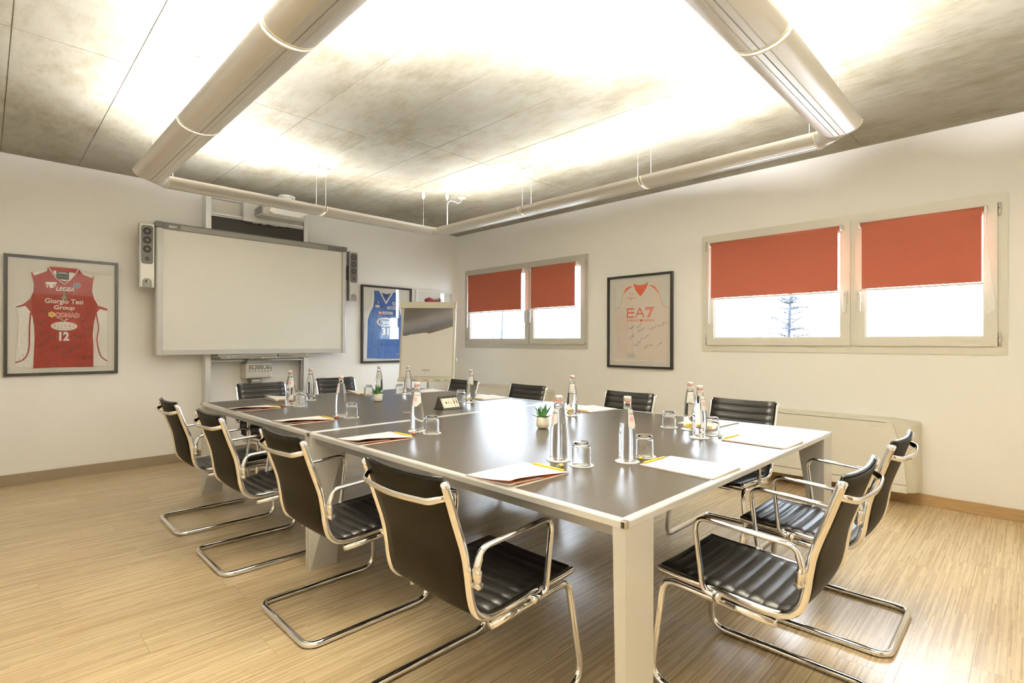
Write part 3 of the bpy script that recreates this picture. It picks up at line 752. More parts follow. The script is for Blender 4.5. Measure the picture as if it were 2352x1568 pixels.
# ================================================================ back wall: whiteboard and its column
st = thing('board_column', 'white aluminium wall column with two posts and black panel carrying the whiteboard', 'stand', (2.16, 6.19, 0))
SL = (-2.16, -6.19, 0)
for a in (1.612, 2.640):
    MB().cbox(a, a + .054, 6.062, 6.189, .0, 2.76, .004).build('post', 'alu', st, SL)
for z0, z1 in ((2.55, 2.562), (2.567, 2.588), (2.735, 2.755), (1.02, 1.035)):
    MB().box(1.667, 2.639, 6.075, 6.10, z0, z1).build('rail', 'alu', st, SL)
MB().box(1.667, 2.639, 6.085, 6.10, 2.2, 2.549).build('black_panel', 'black_matte', st, SL)
MB().box(1.667, 2.639, 6.12, 6.13, 2.589, 2.734).build('back_sheet', 'board_white', st, SL)
MB().box(2.617, 2.637, 6.075, 6.13, .05, 1.019).build('inner_channel', 'alu_dark', st, SL)

wb = thing('interactive_whiteboard', 'wide interactive whiteboard with dark grey top bar on the back wall', 'whiteboard', (2.15, 6.06, 1.1))
WL = (-2.15, -6.06, -1.1)
MB().box(1.20, 3.09, 5.985, 6.060, 1.13, 2.36).build('back_case', 'mid_grey', wb, WL)
MB().box(1.215, 3.08, 5.980, 5.9845, 1.15, 2.325).build('writing_surface', 'board_white', wb, WL)
def rounded(w0, w1, d0, d1, r=.022, n=5):
    p = [(w0, d1)]
    for k in range(n + 1): a = PI + PI / 2 * k / n; p.append((w0 + r + r * math.cos(a), d0 + r + r * math.sin(a)))
    return p + [(w1, d0), (w1, d1)]
MB().prism(rounded(1.158, 1.220, 5.962, 6.058), 1.10, 2.330, 'z').build('side_frame', 'board_frame', wb, WL)
MB().prism([(3.130 - (x - 1.158), y) for x, y in rounded(1.158, 1.212, 5.962, 6.058)], 1.10, 2.330, 'z').build('side_frame', 'board_frame', wb, WL)
MB().cbox(1.221, 3.075, 5.968, 6.055, 1.10, 1.152, .004).build('bottom_strip', 'board_frame', wb, WL)
tb = MB(); tb.cbox(1.221, 3.075, 5.962, 6.05, 2.326, 2.388, .004).build('top_bar', 'mid_grey', wb, WL)
for a, b in ((1.156, 1.220), (3.0755, 3.133)): MB().cbox(a, b, 5.955, 6.058, 2.331, 2.390, .008).build('top_corner', 'dark_grey', wb, WL)
MB().box(1.221, 3.075, 5.9595, 5.9618, 2.377, 2.387).build('top_trim', 'dark_grey', wb, WL)
MB().box(1.225, 1.365, 5.9603, 5.9618, 2.331, 2.376).build('logo_panel', 'dark_grey', wb, WL)
MB().box(2.885, 3.06, 5.9603, 5.9618, 2.331, 2.370).build('logo_panel', 'dark_grey', wb, WL)
o = text('SMART', ((1.264 - 2.15, 2.341 - 1.1), (1.335 - 2.15, 2.364 - 1.1)), 5.9598 - 6.06, 'print_white', wb, .012)
o = text('SMART Board', ((2.892 - 2.15, 2.345 - 1.1), (2.985 - 2.15, 2.355 - 1.1)), 5.9598 - 6.06, 'print_grey', wb)
tr = MB(); tr.prism([(5.985, 1.098), (5.985, 1.06), (5.90, 1.052), (5.888, 1.056), (5.888, 1.070), (5.960, 1.074), (5.972, 1.098)], 1.705, 2.622, 'x')
tray = tr.build('pen_tray', 'mid_grey', wb, WL)
MB().box(1.655, 1.704, 5.94, 5.985, 1.07, 1.085).build('tray_bracket', 'dark_grey', wb, WL)
MB().cbox(2.10, 2.27, 5.875, 5.888, 1.050, 1.068, .004).build('button_bar', 'silver', wb, WL)
for i, mname in enumerate(('print_grey', 'print_red', 'print_green', 'print_blue')):
    MB().cbox(2.13 + .032 * i, 2.153 + .032 * i, 5.8725, 5.8755, 1.055, 1.064, .001).build('button', mname, wb, WL)
for x, mm in ((1.79, 'green_led'), (1.835, 'print_white'), (1.85, 'print_white'), (1.865, 'print_red'), (1.99, 'black')):
    MB().box(x, x + .010, 5.92, 5.93, 1.0725, 1.0745).build('tray_light', mm, wb, WL)
MB().box(2.50, 2.58, 5.905, 5.93, 1.0705, 1.0725).build('tray_label', 'ceramic', wb, WL)
e = thing('board_eraser', 'grey curved board eraser lying on the whiteboard tray', 'eraser', (2.355, 5.925, 1.0795))
er = MB(); er.prism([(-.065, 0), (.065, 0), (.062, .016), (.03, .027), (-.03, .027), (-.062, .016)], -.02, .02); er.build('body', 'mid_grey', e)
MB().box(-.06, .06, -.019, .019, -.006, 0).build('felt', 'dark_grey', e)

def speaker(x0, x1, z0, z1, label, knob):
    w = x1 - x0; h = z1 - z0; yf = -.075
    rt = thing('wall_speaker', label, 'speaker', ((x0 + x1) / 2, 6.055, z0), 0, 'speakers beside the whiteboard')
    MB().cbox(-w / 2, w / 2, yf, .0, 0, h, .006).build('cabinet', 'silver', rt)
    MB().box(-w / 2 - .001, -w / 2 + .012, yf - .003, -.02, .002, h - .002).build('side_rib', 'alu_dark', rt)
    def rr(w2, za, zb, r, n=6):
        p = []
        for cx, cz, a0 in ((w2 - r, za + r, -PI / 2), (w2 - r, zb - r, 0), (-w2 + r, zb - r, PI / 2), (-w2 + r, za + r, PI)):
            for k in range(n + 1): a = a0 + PI / 2 * k / n; p.append((cx + r * math.cos(a), cz + r * math.sin(a)))
        return p
    gr = MB().prism(rr(w * .385, h * .37, h * .97, .022), yf - .005, yf + .001).build('grille', 'dark_grey', rt)
    for i, (zc, r) in enumerate(((.88, .036), (.74, .036), (.60, .036), (.45, .018))):
        m = MB(); m.lathe([(r * .3, -.001), (r * .55, .0015), (r, -.0002), (r * 1.06, -.0015)], 24, (0, 0, 0), close=False)
        m.v = [(a, yf - .005 - c_, h * zc + b) for a, b, c_ in m.v]; m.build('cone', 'black_matte', gr)
    p = [(-w * .31, .006), (w * .31, .006)] + [(w * .31 * math.cos(PI * k / 10), .055 + w * .31 * math.sin(PI * k / 10) * .85) for k in range(11)]
    MB().prism(p, yf - .004, yf + .001).build('control_plate', 'mid_grey', rt)
    if knob:
        m = MB(); m.lathe([(0, 0), (.011, 0), (.011, .012), (0, .013)], 18, close=False); m.v = [(a - .008, yf - .004 - c_, .058 + b) for a, b, c_ in m.v]; m.build('knob', 'dark_grey', rt)
        MB().box(.008, .013, yf - .0055, yf - .004, .055, .060).build('power_led', 'green_led', rt)
        MB().box(-.012, -.004, yf - .005, yf - .004, .018, .024).build('jack', 'print_white', rt); MB().box(.006, .014, yf - .005, yf - .004, .018, .024).build('jack', 'print_white', rt)
    else:
        text('SMART', ((-.014, .022), (.014, .030)), yf - .0046, 'print_white', rt, .01)
    return rt
speaker(1.031, 1.154, 1.746, 2.356, 'slim silver speaker with a volume knob left of the whiteboard', True)
speaker(3.172, 3.290, 1.742, 2.352, 'slim silver speaker without knob right of the whiteboard', False)
tag(MB().box(3.134, 3.171, 6.0, 6.03, 2.0, 2.17).build('speaker_bracket', 'black'), 'black bracket holding the right speaker to the whiteboard', 'bracket')

# projector on its wall plate
pm = thing('projector_mount', 'white wall plate carrying the short throw projector above the whiteboard', 'mount', (2.2, 6.07, 2.53))
PL_ = (-2.2, -6.07, -2.53)
MB().cbox(1.965, 2.43, 6.020, 6.074, 2.536, 2.79, .008).build('plate', 'white_plastic', pm, PL_)
MB().cbox(2.213, 2.425, 6.008, 6.019, 2.539, 2.585, .006).build('slide_cover', 'white_plastic', pm, PL_)
for a, b in ((2.06, 2.12), (2.16, 2.20), (2.26, 2.33)): MB().box(a, b, 6.02, 6.06, 2.526, 2.536).build('clip', 'light_grey', pm, PL_)
MB().cbox(2.13, 2.21, 6.012, 6.019, 2.64, 2.70, .003).build('side_cover', 'paper_white', pm, PL_)
MB().cbox(2.20, 2.36, 5.94, 6.0075, 2.66, 2.74, .006).build('arm', 'white_plastic', pm, PL_)
pj_ = thing('projector', 'white short throw projector hanging above the whiteboard', 'projector', (2.3, 5.80, 2.54))
bm_ = MB()
prof = [(5.935, 2.66), (5.935, 2.59), (5.90, 2.555), (5.66, 2.545), (5.635, 2.56)]
secs = []
def ps(x, s, dz=0): return [(x, 5.80 + (y - 5.80) * s, 2.60 + (z - 2.60) * s + dz) for y, z in [(5.94, 2.66), (5.94, 2.585), (5.90, 2.556), (5.67, 2.545), (5.63, 2.562), (5.605, 2.62), (5.63, 2.665), (5.75, 2.685)]]
v = []; f = []; xs = [(2.035, .80), (2.05, .93), (2.08, 1), (2.42, 1), (2.46, .95), (2.48, .80)]
for x, s in xs: v += ps(x, s)
for i in range(len(xs) - 1):
    for k_ in range(8): f.append((i * 8 + k_, i * 8 + (k_ + 1) % 8, (i + 1) * 8 + (k_ + 1) % 8, (i + 1) * 8 + k_))
f += [tuple(range(8)), tuple((len(xs) - 1) * 8 + k_ for k_ in range(8))]
bm_.add(v, f); bm_.build('body', 'light_grey', pj_, (-2.3, -5.80, -2.54))
hood = MB(); hood.prism([(2.075, 2.585), (2.12, 2.563), (2.39, 2.563), (2.47, 2.612), (2.475, 2.655), (2.10, 2.66)], 5.585, 5.635)
hood.build('front_cover', 'white_plastic', pj_, (-2.3, -5.80, -2.54))
MB().box(2.45, 2.478, 5.59, 5.66, 2.60, 2.655).build('front_lip', 'white_plastic', pj_, (-2.3, -5.80, -2.54))
for i in range(7): MB().box(2.0335, 2.0365, 5.70 + .028 * i, 5.712 + .028 * i, 2.575, 2.645).build('vent_slot', 'dark_grey', pj_, (-2.3, -5.80, -2.54))
text('EPSON', ((2.235 - 2.3, 2.637 - 2.54), (2.27 - 2.3, 2.645 - 2.54)), 5.5845 - 5.80, 'print_grey', pj_, .01)

# control box under the tray
cb = thing('control_box', 'grey wall control box with two rows of buttons under the whiteboard', 'control panel', (2.12, 6.185, .835))
CL = (-2.12, -6.185, -.835)
def taper(y0, y1, z0, z1, x0, x1, x0t, x1t):
    return MB().add([(x0, y0, z0), (x1, y0, z0), (x1, y1, z0), (x0, y1, z0), (x0t, y0, z1), (x1t, y0, z1), (x1t, y1, z1), (x0t, y1, z1)], [(3, 2, 1, 0), (4, 5, 6, 7), (0, 1, 5, 4), (1, 2, 6, 5), (2, 3, 7, 6), (3, 0, 4, 7)])
MB().cbox(1.985, 2.262, 6.00, 6.184, .835, 1.0, .014).build('case', 'silver', cb, CL)
taper(6.02, 6.18, 1.0, 1.06, 2.0, 2.25, 2.03, 2.23).build('neck', 'light_grey', cb, CL)
fp_ = MB().cbox(2.004, 2.258, 5.990, 6.0, .903, .990, .004).build('front_rim', 'paper_white', cb, CL)
pl = MB().box(2.010, 2.252, 5.9875, 5.9905, .909, .982).build('button_panel', 'mid_grey', cb, CL)
for i in range(7): MB().cbox(2.022 + .032 * i, 2.043 + .032 * i, 5.984, 5.988, .915, .933, .002).build('button', 'paper_white', pl)
for x, mm in ((2.018, 'orange_button'), (2.052, 'paper_white'), (2.165, 'paper_white')): MB().cbox(x, x + .021, 5.984, 5.988, .950, .969, .003).build('button', mm, pl)
for o in pl.children: o.location = (0, 0, 0)
m = MB(); m.lathe([(0, 0), (.014, 0), (.013, .014), (0, .015)], 20, close=False); m.v = [(a + 2.225, 5.9875 - c_, .96 + b) for a, b, c_ in m.v]; m.build('volume_knob', 'silver', pl)
text('EPSON', ((2.115 - 2.12, .9835 - .835), (2.145 - 2.12, .9885 - .835)), 5.9895 - 6.185, 'print_grey', cb, .01)
MB().cbox(2.065, 2.18, 6.09, 6.184, .74, .834, .004).build('cable_duct', 'mid_grey', cb, CL)
MB().box(2.078, 2.165, 6.0885, 6.0898, .795, .818).build('sticker', 'print_white', cb, CL)
for dx in (0, .012): MB().sweep(crom([(2.0 + dx, 6.05, .84), (2.02 + dx, 6.04, .815), (2.05 + dx, 6.06, .80), (2.055, 6.10, .78)], 6), .004, seg=6).build('cable', 'dark_grey', cb, CL)

# ---------------------------------------------------------------- framed jerseys
def pic_frame(name, loc, rz, w, h, frame_m, label, mw=.024):
    rt = thing(name, label, 'picture', loc, rz, 'framed basketball jerseys')
    m = MB(); miter(m, 0, w, 0, h, mw, -.034, -.002); m.build('frame', frame_m, rt)
    MB().box(mw * .6, w - mw * .6, -.012, -.004, mw * .6, h - mw * .6).build('mount', 'mat_board', rt)
    MB().box(mw * .7, w - mw * .7, -.0300, -.0285, mw * .7, h - mw * .7).build('glazing', 'picture_glass', rt)
    for a in (.18 * w, .82 * w): MB().lathe([(0, 0), (.004, 0), (.004, .006), (0, .007)], 8, (a, -.012, h - .001), close=False).build('hanger', 'alu_dark', rt)
    return rt
def cut(poly, t, y):
    return MB().prism(poly, y - t, y)
YJ = -.0125
def dab(rt, name, poly, m, lvl): return MB().poly(poly, YJ - .0055 - .0006 * lvl).build(name, m, rt)
def line(rt, name, pts, w, m, lvl): return MB().ribbon(pts, w, YJ - .0055 - .0006 * lvl).build(name, m, rt)
def yl(lvl): return YJ - .0055 - .0006 * lvl
def scribble(rt, pts, size, m, seed, lvl=3):
    g = random.Random(seed)
    for (u, v) in pts:
        s = size * g.uniform(.7, 1.25); a = g.uniform(.1, .7); p = []
        for k in range(13):
            t = k / 12 - .5; x = t * s * 1.5 + g.uniform(-.08, .08) * s; z = (g.uniform(-.5, .5) if k % 2 else g.uniform(-.1, .35)) * s * .75
            p.append((u + x * math.cos(a) - z * math.sin(a), v + x * math.sin(a) + z * math.cos(a), 0))
        q = [(c.x, c.y) for c in crom(p, 4)]
        line(rt, 'signature', q, .0028, m, lvl)
# red
j = J['red']; RJ = pic_frame('framed_jersey', (.117, 6.189, .932), 0, .780, 1.043, 'black', 'black framed red and white jersey numbered 12 left of the whiteboard')
cut(j['body'], .005, YJ).build('jersey', 'red_cloth', RJ)
for k_ in ('white_l', 'white_r', 'sh_l', 'sh_r', 'neck'): dab(RJ, 'white_panel', j[k_], 'white_cloth', 1)
dab(RJ, 'collar', j['collar'], 'red_dark', 2)
line(RJ, 'collar_piping', j['vline'], .006, 'white_cloth', 3)
line(RJ, 'side_piping', [tuple(c)[:2] for c in crom([(a, b, 0) for a, b in j['stripe_l']], 4)], .011, 'red_cloth', 2)
line(RJ, 'side_piping', [tuple(c)[:2] for c in crom([(a, b, 0) for a, b in j['stripe_r']], 4)], .010, 'red_cloth', 2)
line(RJ, 'armhole_piping', j['arm_l'], .011, 'white_cloth', 2); line(RJ, 'armhole_piping', j['arm_r'], .009, 'white_cloth', 2)
line(RJ, 'armhole_band', [(a + .012, b - .006) for a, b in j['arm_l']], .012, 'red_cloth', 3)
line(RJ, 'armhole_band', [(a - .010, b - .005) for a, b in j['arm_r']], .010, 'red_cloth', 3)
dab(RJ, 'neck_tag', [(.336, .905), (.423, .905), (.423, .853), (.338, .856)], 'ink', 3); dab(RJ, 'neck_tag', [(.336, .925), (.423, .925), (.423, .908), (.336, .908)], 'ink', 3)
text('LEGEA', ((.35, .910), (.41, .921)), yl(4), 'print_white', RJ, .015, .2)
text('BASKET LINE', ((.345, .876), (.415, .886)), yl(4), 'print_grey', RJ, .01)
MB().poly([(.267, .824), (.342, .826), (.334, .806), (.300, .800), (.262, .806)], yl(3)).build('team_emblem', 'print_white', RJ)
for p in ([(.270, .803), (.282, .800), (.279, .772), (.274, .770)], [(.286, .799), (.318, .797), (.322, .78), (.30, .77), (.290, .78)], [(.322, .798), (.336, .802), (.330, .785)]): MB().poly(p, yl(3)).build('team_emblem', 'print_white', RJ)
MB().ell(.477, .806, .026, .024, yl(3)).build('league_badge', 'print_white', RJ); MB().ell(.477, .806, .023, .021, yl(4)).build('league_badge', 'print_blue', RJ)
MB().ell(.477, .808, .012, .009, yl(5)).build('league_badge', 'print_gold', RJ)
text('LEGEA', j['t_legea'], yl(3), 'print_white', RJ, .03, .25)
dab(RJ, 'sponsor_emblem', [(.368, .674), (.415, .677), (.412, .690), (.401, .705), (.391, .748), (.381, .705), (.369, .690)], 'print_green', 3)
MB().ell(.391, .695, .014, .013, yl(4)).build('sponsor_emblem', 'print_grey', RJ)
text('Giorgio Tesi', j['t_giorgio'], yl(3), 'print_white', RJ, .022); text('Group', j['t_group'], yl(3), 'print_white', RJ, .022)
c = ((.284 + .329) / 2, (.561 + .515) / 2)
fl = [(c[0] + (.024 if k_ % 2 else .018) * math.cos(PI * k_ / 6), c[1] + (.025 if k_ % 2 else .019) * math.sin(PI * k_ / 6)) for k_ in range(12)]
dab(RJ, 'flower_emblem', [(c[0] + (a - c[0]) * 1.12, c[1] + (b - c[1]) * 1.12) for a, b in fl], 'print_white', 3); dab(RJ, 'flower_emblem', fl, 'yellow', 4); MB().ell(c[0], c[1], .008, .008, yl(5)).build('flower_emblem', 'orange', RJ)
text('CONAD', ((.330, .514), (.497, .558)), yl(3), 'print_white', RJ, .075, 0, 'lettering', 1.05); text('CONAD', j['t_conad'], yl(4), 'print_red', RJ, .022, 0, 'lettering', 1.05)
MB().ell(.3915, .436, .0915, .041, yl(3), 40).build('oval_emblem', 'print_white', RJ); MB().ell(.3915, .436, .0875, .0375, yl(4), 40).build('oval_emblem', 'print_red', RJ); MB().ell(.3915, .436, .086, .036, yl(5), 40).build('oval_emblem', 'print_white', RJ)
text('ALIVAL', j['t_alival'], yl(6), 'print_coral', RJ, 0, 0, 'lettering', 1.6)
text('FORMAGGI ITALIANI', ((.338, .412), (.445, .418)), yl(6), 'print_grey', RJ)
dab(RJ, 'leaf_emblem', [(.331, .510), (.355, .505), (.378, .488), (.391, .462), (.402, .488), (.426, .503), (.400, .500), (.391, .478), (.378, .497), (.352, .511)], 'print_white', 6)
dab(RJ, 'leaf_emblem', [(.345, .506), (.370, .492), (.391, .460), (.388, .478), (.372, .498)], 'print_green', 7)
text('12', j['t_12'], yl(3), 'print_white', RJ, .045)
scribble(RJ, j['sig'], .055, 'ink', 11)
# blue
j = J['blue']; BJ = pic_frame('framed_jersey', (3.442, 6.189, .959), 0, .771, 1.018, 'black', 'black framed blue jersey numbered 31 half hidden by the flip chart')
cut(j['body'], .005, YJ).build('jersey', 'blue_cloth', BJ)
cut(j['white'], .0045, YJ + .0002).build('white_panel', 'white_cloth', BJ)
cut([(.735 - a if a > .13 else .728 - a, b) for a, b in j['white']][::-1], .0045, YJ + .0002).build('white_panel', 'white_cloth', BJ)
dab(BJ, 'neck_opening', j['neck'], 'mat_board', 1); dab(BJ, 'neck_lining', j['back'], 'blue_dark', 2)
line(BJ, 'collar_band', j['v'], .022, 'white_cloth', 3); line(BJ, 'collar_band', [(.278, .945), (.372, .925), (.462, .948)], .014, 'white_cloth', 3)
dab(BJ, 'neck_tag', [(.346, .908), (.389, .906), (.389, .885), (.346, .887)], 'ink', 4)
text('C', ((.246, .785), (.275, .811)), yl(3), 'print_red', BJ, .05); MB().poly([(.240, .79), (.246, .812), (.262, .812), (.255, .785)], yl(2)).build('maker_mark', 'print_white', BJ)
dab(BJ, 'shield_badge', [(.463, .817), (.514, .812), (.512, .785), (.488, .764), (.467, .785)], 'print_white', 3); dab(BJ, 'shield_badge', [(.474, .806), (.503, .803), (.501, .788), (.488, .776), (.476, .788)], 'print_blue', 4)
dab(BJ, 'sponsor_patch', [(.207, .765), (.270, .763), (.270, .733), (.207, .735)], 'print_white', 3); dab(BJ, 'sponsor_patch', [(.272, .758), (.315, .757), (.315, .733), (.272, .734)], 'blue_dark', 3)
text('ERG', ((.215, .742), (.262, .757)), yl(4), 'print_grey', BJ)
text('MAPOORO', j['t_map'], yl(3), 'print_white', BJ, .01); text('FOXTOWN', j['t_fox'], yl(3), 'print_white', BJ, .04)
dab(BJ, 'fox_patch', [(.252, .680), (.280, .684), (.306, .672), (.306, .642), (.276, .646), (.254, .655)], 'print_coral', 3); dab(BJ, 'fox_patch', [(.262, .672), (.280, .676), (.292, .662), (.284, .65), (.268, .655)], 'print_white', 4)
MB().ell(.350, .541, .112, .054, yl(3), 40).build('oval_emblem', 'print_white', BJ); MB().ell(.350, .541, .100, .045, yl(4), 40).build('oval_emblem', 'blue_cloth', BJ)
pr = [(.350 + (.135 if k_ % 2 else .112) * math.cos(PI * k_ / 18), .541 + (.068 if k_ % 2 else .053) * math.sin(PI * k_ / 18)) for k_ in range(36)]
dab(BJ, 'splash_emblem', pr, 'print_white', 2)
text('Vitasnella', j['t_vit'], yl(5), 'print_white', BJ, .02, .2); text('ACQUA MINERALE', ((.31, .595), (.40, .604)), yl(3), 'print_white', BJ)
MB().ell(.352, .582, .018, .012, yl(5)).build('oval_emblem', 'print_gold', BJ)
text('31', j['t_31'], yl(3), 'print_white', BJ, .045)
dab(BJ, 'hem_patch', [(.519, .121), (.589, .119), (.589, .094), (.519, .096)], 'blue_dark', 3); text('BOOKS', ((.524, .101), (.584, .115)), yl(4), 'print_white', BJ)
scribble(BJ, j['sig'], .07, 'ink', 5)
# maroon in a white frame
j = J['mar']; MJ = pic_frame('framed_jersey', (4.286, 6.189, .960), 0, .657, 1.012, 'paper_white', 'white framed maroon jersey hanging behind the flip chart', .024)
cut(j['body'], .005, YJ).build('jersey', 'maroon', MJ)
dab(MJ, 'collar', [(.227, .918), (.269, .911), (.319, .893), (.319, .878), (.286, .882)], 'print_red', 1); dab(MJ, 'collar', [(.417, .919), (.379, .908), (.319, .893), (.319, .878), (.384, .888)], 'print_green', 1)
# white jersey on the window wall
j = J['ea']; EJ = pic_frame('framed_jersey', (5.049, 3.45, .953), R_W2, .804, 1.021, 'black', 'black framed blush white signed jersey between the two windows')
cut(j['body'], .005, YJ).build('jersey', 'pink_cloth', EJ)
dab(EJ, 'neck_lining', j['v'], 'print_coral', 1); dab(EJ, 'shoulder_flash', j['sl'], 'print_coral', 1); dab(EJ, 'shoulder_flash', j['sr'], 'print_coral', 1)
line(EJ, 'collar_band', [(.322, .946), (.332, .906), (.359, .845), (.413, .783), (.432, .781), (.503, .869), (.529, .948)], .008, 'white_cloth', 2)
line(EJ, 'armhole_piping', j['arm_l'], .004, 'print_gold', 1); line(EJ, 'armhole_piping', j['arm_r'], .004, 'print_coral', 1); dab(EJ, 'hem', j['hem'], 'white_cloth', 1)
dab(EJ, 'size_patch', j['patch'], 'label', 1)
for u, v_ in j['stars']:
    dab(EJ, 'star', [(u + (.011 if k_ % 2 == 0 else .0045) * math.sin(PI * k_ / 5), v_ + (.011 if k_ % 2 == 0 else .0045) * math.cos(PI * k_ / 5)) for k_ in range(10)], 'print_gold', 2)
text('OLIMPIA MILANO', j['t_oly'], yl(2), 'print_coral', EJ, .01); text('1936', j['t_1936'], yl(2), 'print_coral', EJ, .01)
(u0, v0), (u1, v1) = j['ea7']; wE = u1 - u0; hE = v1 - v0; sw = .0125
def UV(a, b): return (u0 + a * wE, v0 + b * hE)
def stroke(a, b): 
    p, q = Vector(UV(*a)), Vector(UV(*b)); line(EJ, 'lettering', [tuple(p), tuple(q)], sw, 'print_coral', 2)
stroke((.02, 0), (.02, .95))
for zz in (.05, .50, .90): stroke((.0, zz), (.275, zz))
stroke((.335, .0), (.475, .97)); stroke((.635, .0), (.475, .97)); stroke((.385, .36), (.585, .36))
for i, (a, b) in enumerate(((.685, 1.0), (.66, .975), (.845, .945), (.82, .92), (.795, .895), (.77, .87), (.745, .845))):
    zz = .955 - i * .155; sk = .012
    dab(EJ, 'lettering', [UV(a - sk, zz - .05), UV(b - sk, zz - .05), UV(b + sk, zz + .05), UV(a + sk, zz + .05)], 'print_coral', 2)
text('EMPORIO', j['t_emp'], yl(2), 'print_coral', EJ); text('ARMANI', j['t_arm'], yl(2), 'print_coral', EJ)
(a0, b0), (a1, b1) = ((.410, .506), (.459, .532)); am = (a0 + a1) / 2
dab(EJ, 'eagle_emblem', [(a0, b1), (a0 + .016, b1 - .002), (am, b0 + .012), (a1 - .016, b1 - .002), (a1, b1), (am + .008, b0), (am - .008, b0)], 'print_coral', 2)
dab(EJ, 'eagle_emblem', [(am - .009, b1 - .001), (am + .009, b1 - .001), (am, b0 + .014)], 'print_coral', 2)
scribble(EJ, j['sig'], .062, 'ink_faint', 21)

# ---------------------------------------------------------------- flip chart
FC = thing('flip_chart', 'cream flip chart on a stand with a torn grey photo print in the back corner', 'flip chart', (4.03, 5.51, 0), math.atan2(-.7095, .7047))
tilt = lambda z: -.10 + (z - .733) * .10   # board leans back slightly (local +y is away from the room)
def fbox(name, x0, x1, z0, z1, d0, d1, m, par=None, slant=.018):
    x0b, x0t = x0 - slant * (1.74 - z0) , x0 - slant * (1.74 - z1); x1b, x1t = x1 - slant * (1.74 - z0), x1 - slant * (1.74 - z1)
    v = [(x0b, tilt(z0) + d0, z0), (x1b, tilt(z0) + d0, z0), (x1b, tilt(z0) + d1, z0), (x0b, tilt(z0) + d1, z0), (x0t, tilt(z1) + d0, z1), (x1t, tilt(z1) + d0, z1), (x1t, tilt(z1) + d1, z1), (x0t, tilt(z1) + d1, z1)]
    return MB().add(v, [(3, 2, 1, 0), (4, 5, 6, 7), (0, 1, 5, 4), (1, 2, 6, 5), (2, 3, 7, 6), (3, 0, 4, 7)]).build(name, m, FC)
fbox('backboard', -.338, .338, .775, 1.70, .012, .03, 'cream')
fbox('side_rail', -.346, -.333, .775, 1.70, .004, .032, 'cream'); fbox('side_rail', .331, .344, .775, 1.70, .004, .032, 'cream')
fbox('chrome_rail', .3445, .354, .735, 1.62, .010, .026, 'alu')
fbox('top_clamp', -.356, .356, 1.668, 1.748, -.018, .04, 'cream'); fbox('clamp_end', -.360, -.3565, 1.664, 1.750, -.02, .042, 'cream'); fbox('clamp_end', .3565, .360, 1.664, 1.750, -.02, .042, 'cream')
fbox('paper_pad', -.322, .322, .795, 1.667, .0, .0115, 'paper')
j = J['flip']
ph = MB(); ph.add([(u, tilt(v_) - .0012, v_) for u, v_ in j['photo']], [tuple(range(len(j['photo'])))]); ph.build('photo_print', 'photo', FC)
o = text('VOCO', j['t'], tilt(.876) - .0012, 'ink', FC, .008, 0, 'lettering', 1.15)
MB().box(-.045, .002, tilt(.85) - .0015, tilt(.85) - .0012, .8495, .8505).build('lettering', 'ink_faint', FC)
fbox('tray_back', -.352, .352, .735, .780, .0, .012, 'cream'); fbox('pen_tray', -.352, .352, .733, .741, -.06, .0, 'cream'); fbox('tray_lip', -.352, .352, .741, .752, -.062, -.056, 'cream')
for a, b in ((-.352, -.285), (.285, .352)): fbox('tray_end', a, b, .742, .7795, -.055, -.001, 'cream')
m = MB(); m.sweep([(.0, tilt(.73) + .05, .55), (.0, tilt(.73) + .05, 1.0)], .016, seg=14); m.build('column', 'alu', FC)
for a in (-2.5, -.64, PI / 2): MB().sweep([(0, tilt(.73) + .05, .60), (.50 * math.cos(a), tilt(.73) + .05 + .34 * math.sin(a), .012)], .012, seg=10).build('leg', 'alu', FC)
m = MB(); m.cbox(.352, .368, tilt(1.0) - .0, tilt(1.0) + .05, .975, 1.025, .003); m.build('arm_hook', 'light_grey', FC)
cr, sr = .7047, -.7095
for x, mm, cap, lab in ((-.125, 'blue_pen', 'light_grey', 'blue marker pen lying on the flip chart tray'), (.02, 'red_ring', 'white_plastic', 'red marker pen lying on the flip chart tray'), (.165, 'green_pen', 'white_plastic', 'green marker pen lying left on the flip chart tray'), (.262, 'green_pen', 'white_plastic', 'short green marker pen at the right end of the flip chart tray')):
    d = tilt(.73) - .034; wx, wy = 4.03 + cr * (x - .018) - sr * d * 1 , 5.51 + sr * (x - .018) + cr * d
    rt = thing('marker_pen', lab, 'pen', (wx, wy, .7505), math.atan2(sr, cr), 'markers on the flip chart tray')
    L = .05 if x < .2 else .025
    MB().sweep([(-L, 0, 0), (L * .3, 0, 0)], .0085, seg=10).build('cap', mm, rt); MB().sweep([(L * .3 + .0005, 0, 0), (L * 1.1, 0, 0)], .0078, seg=10).build('barrel', cap, rt)

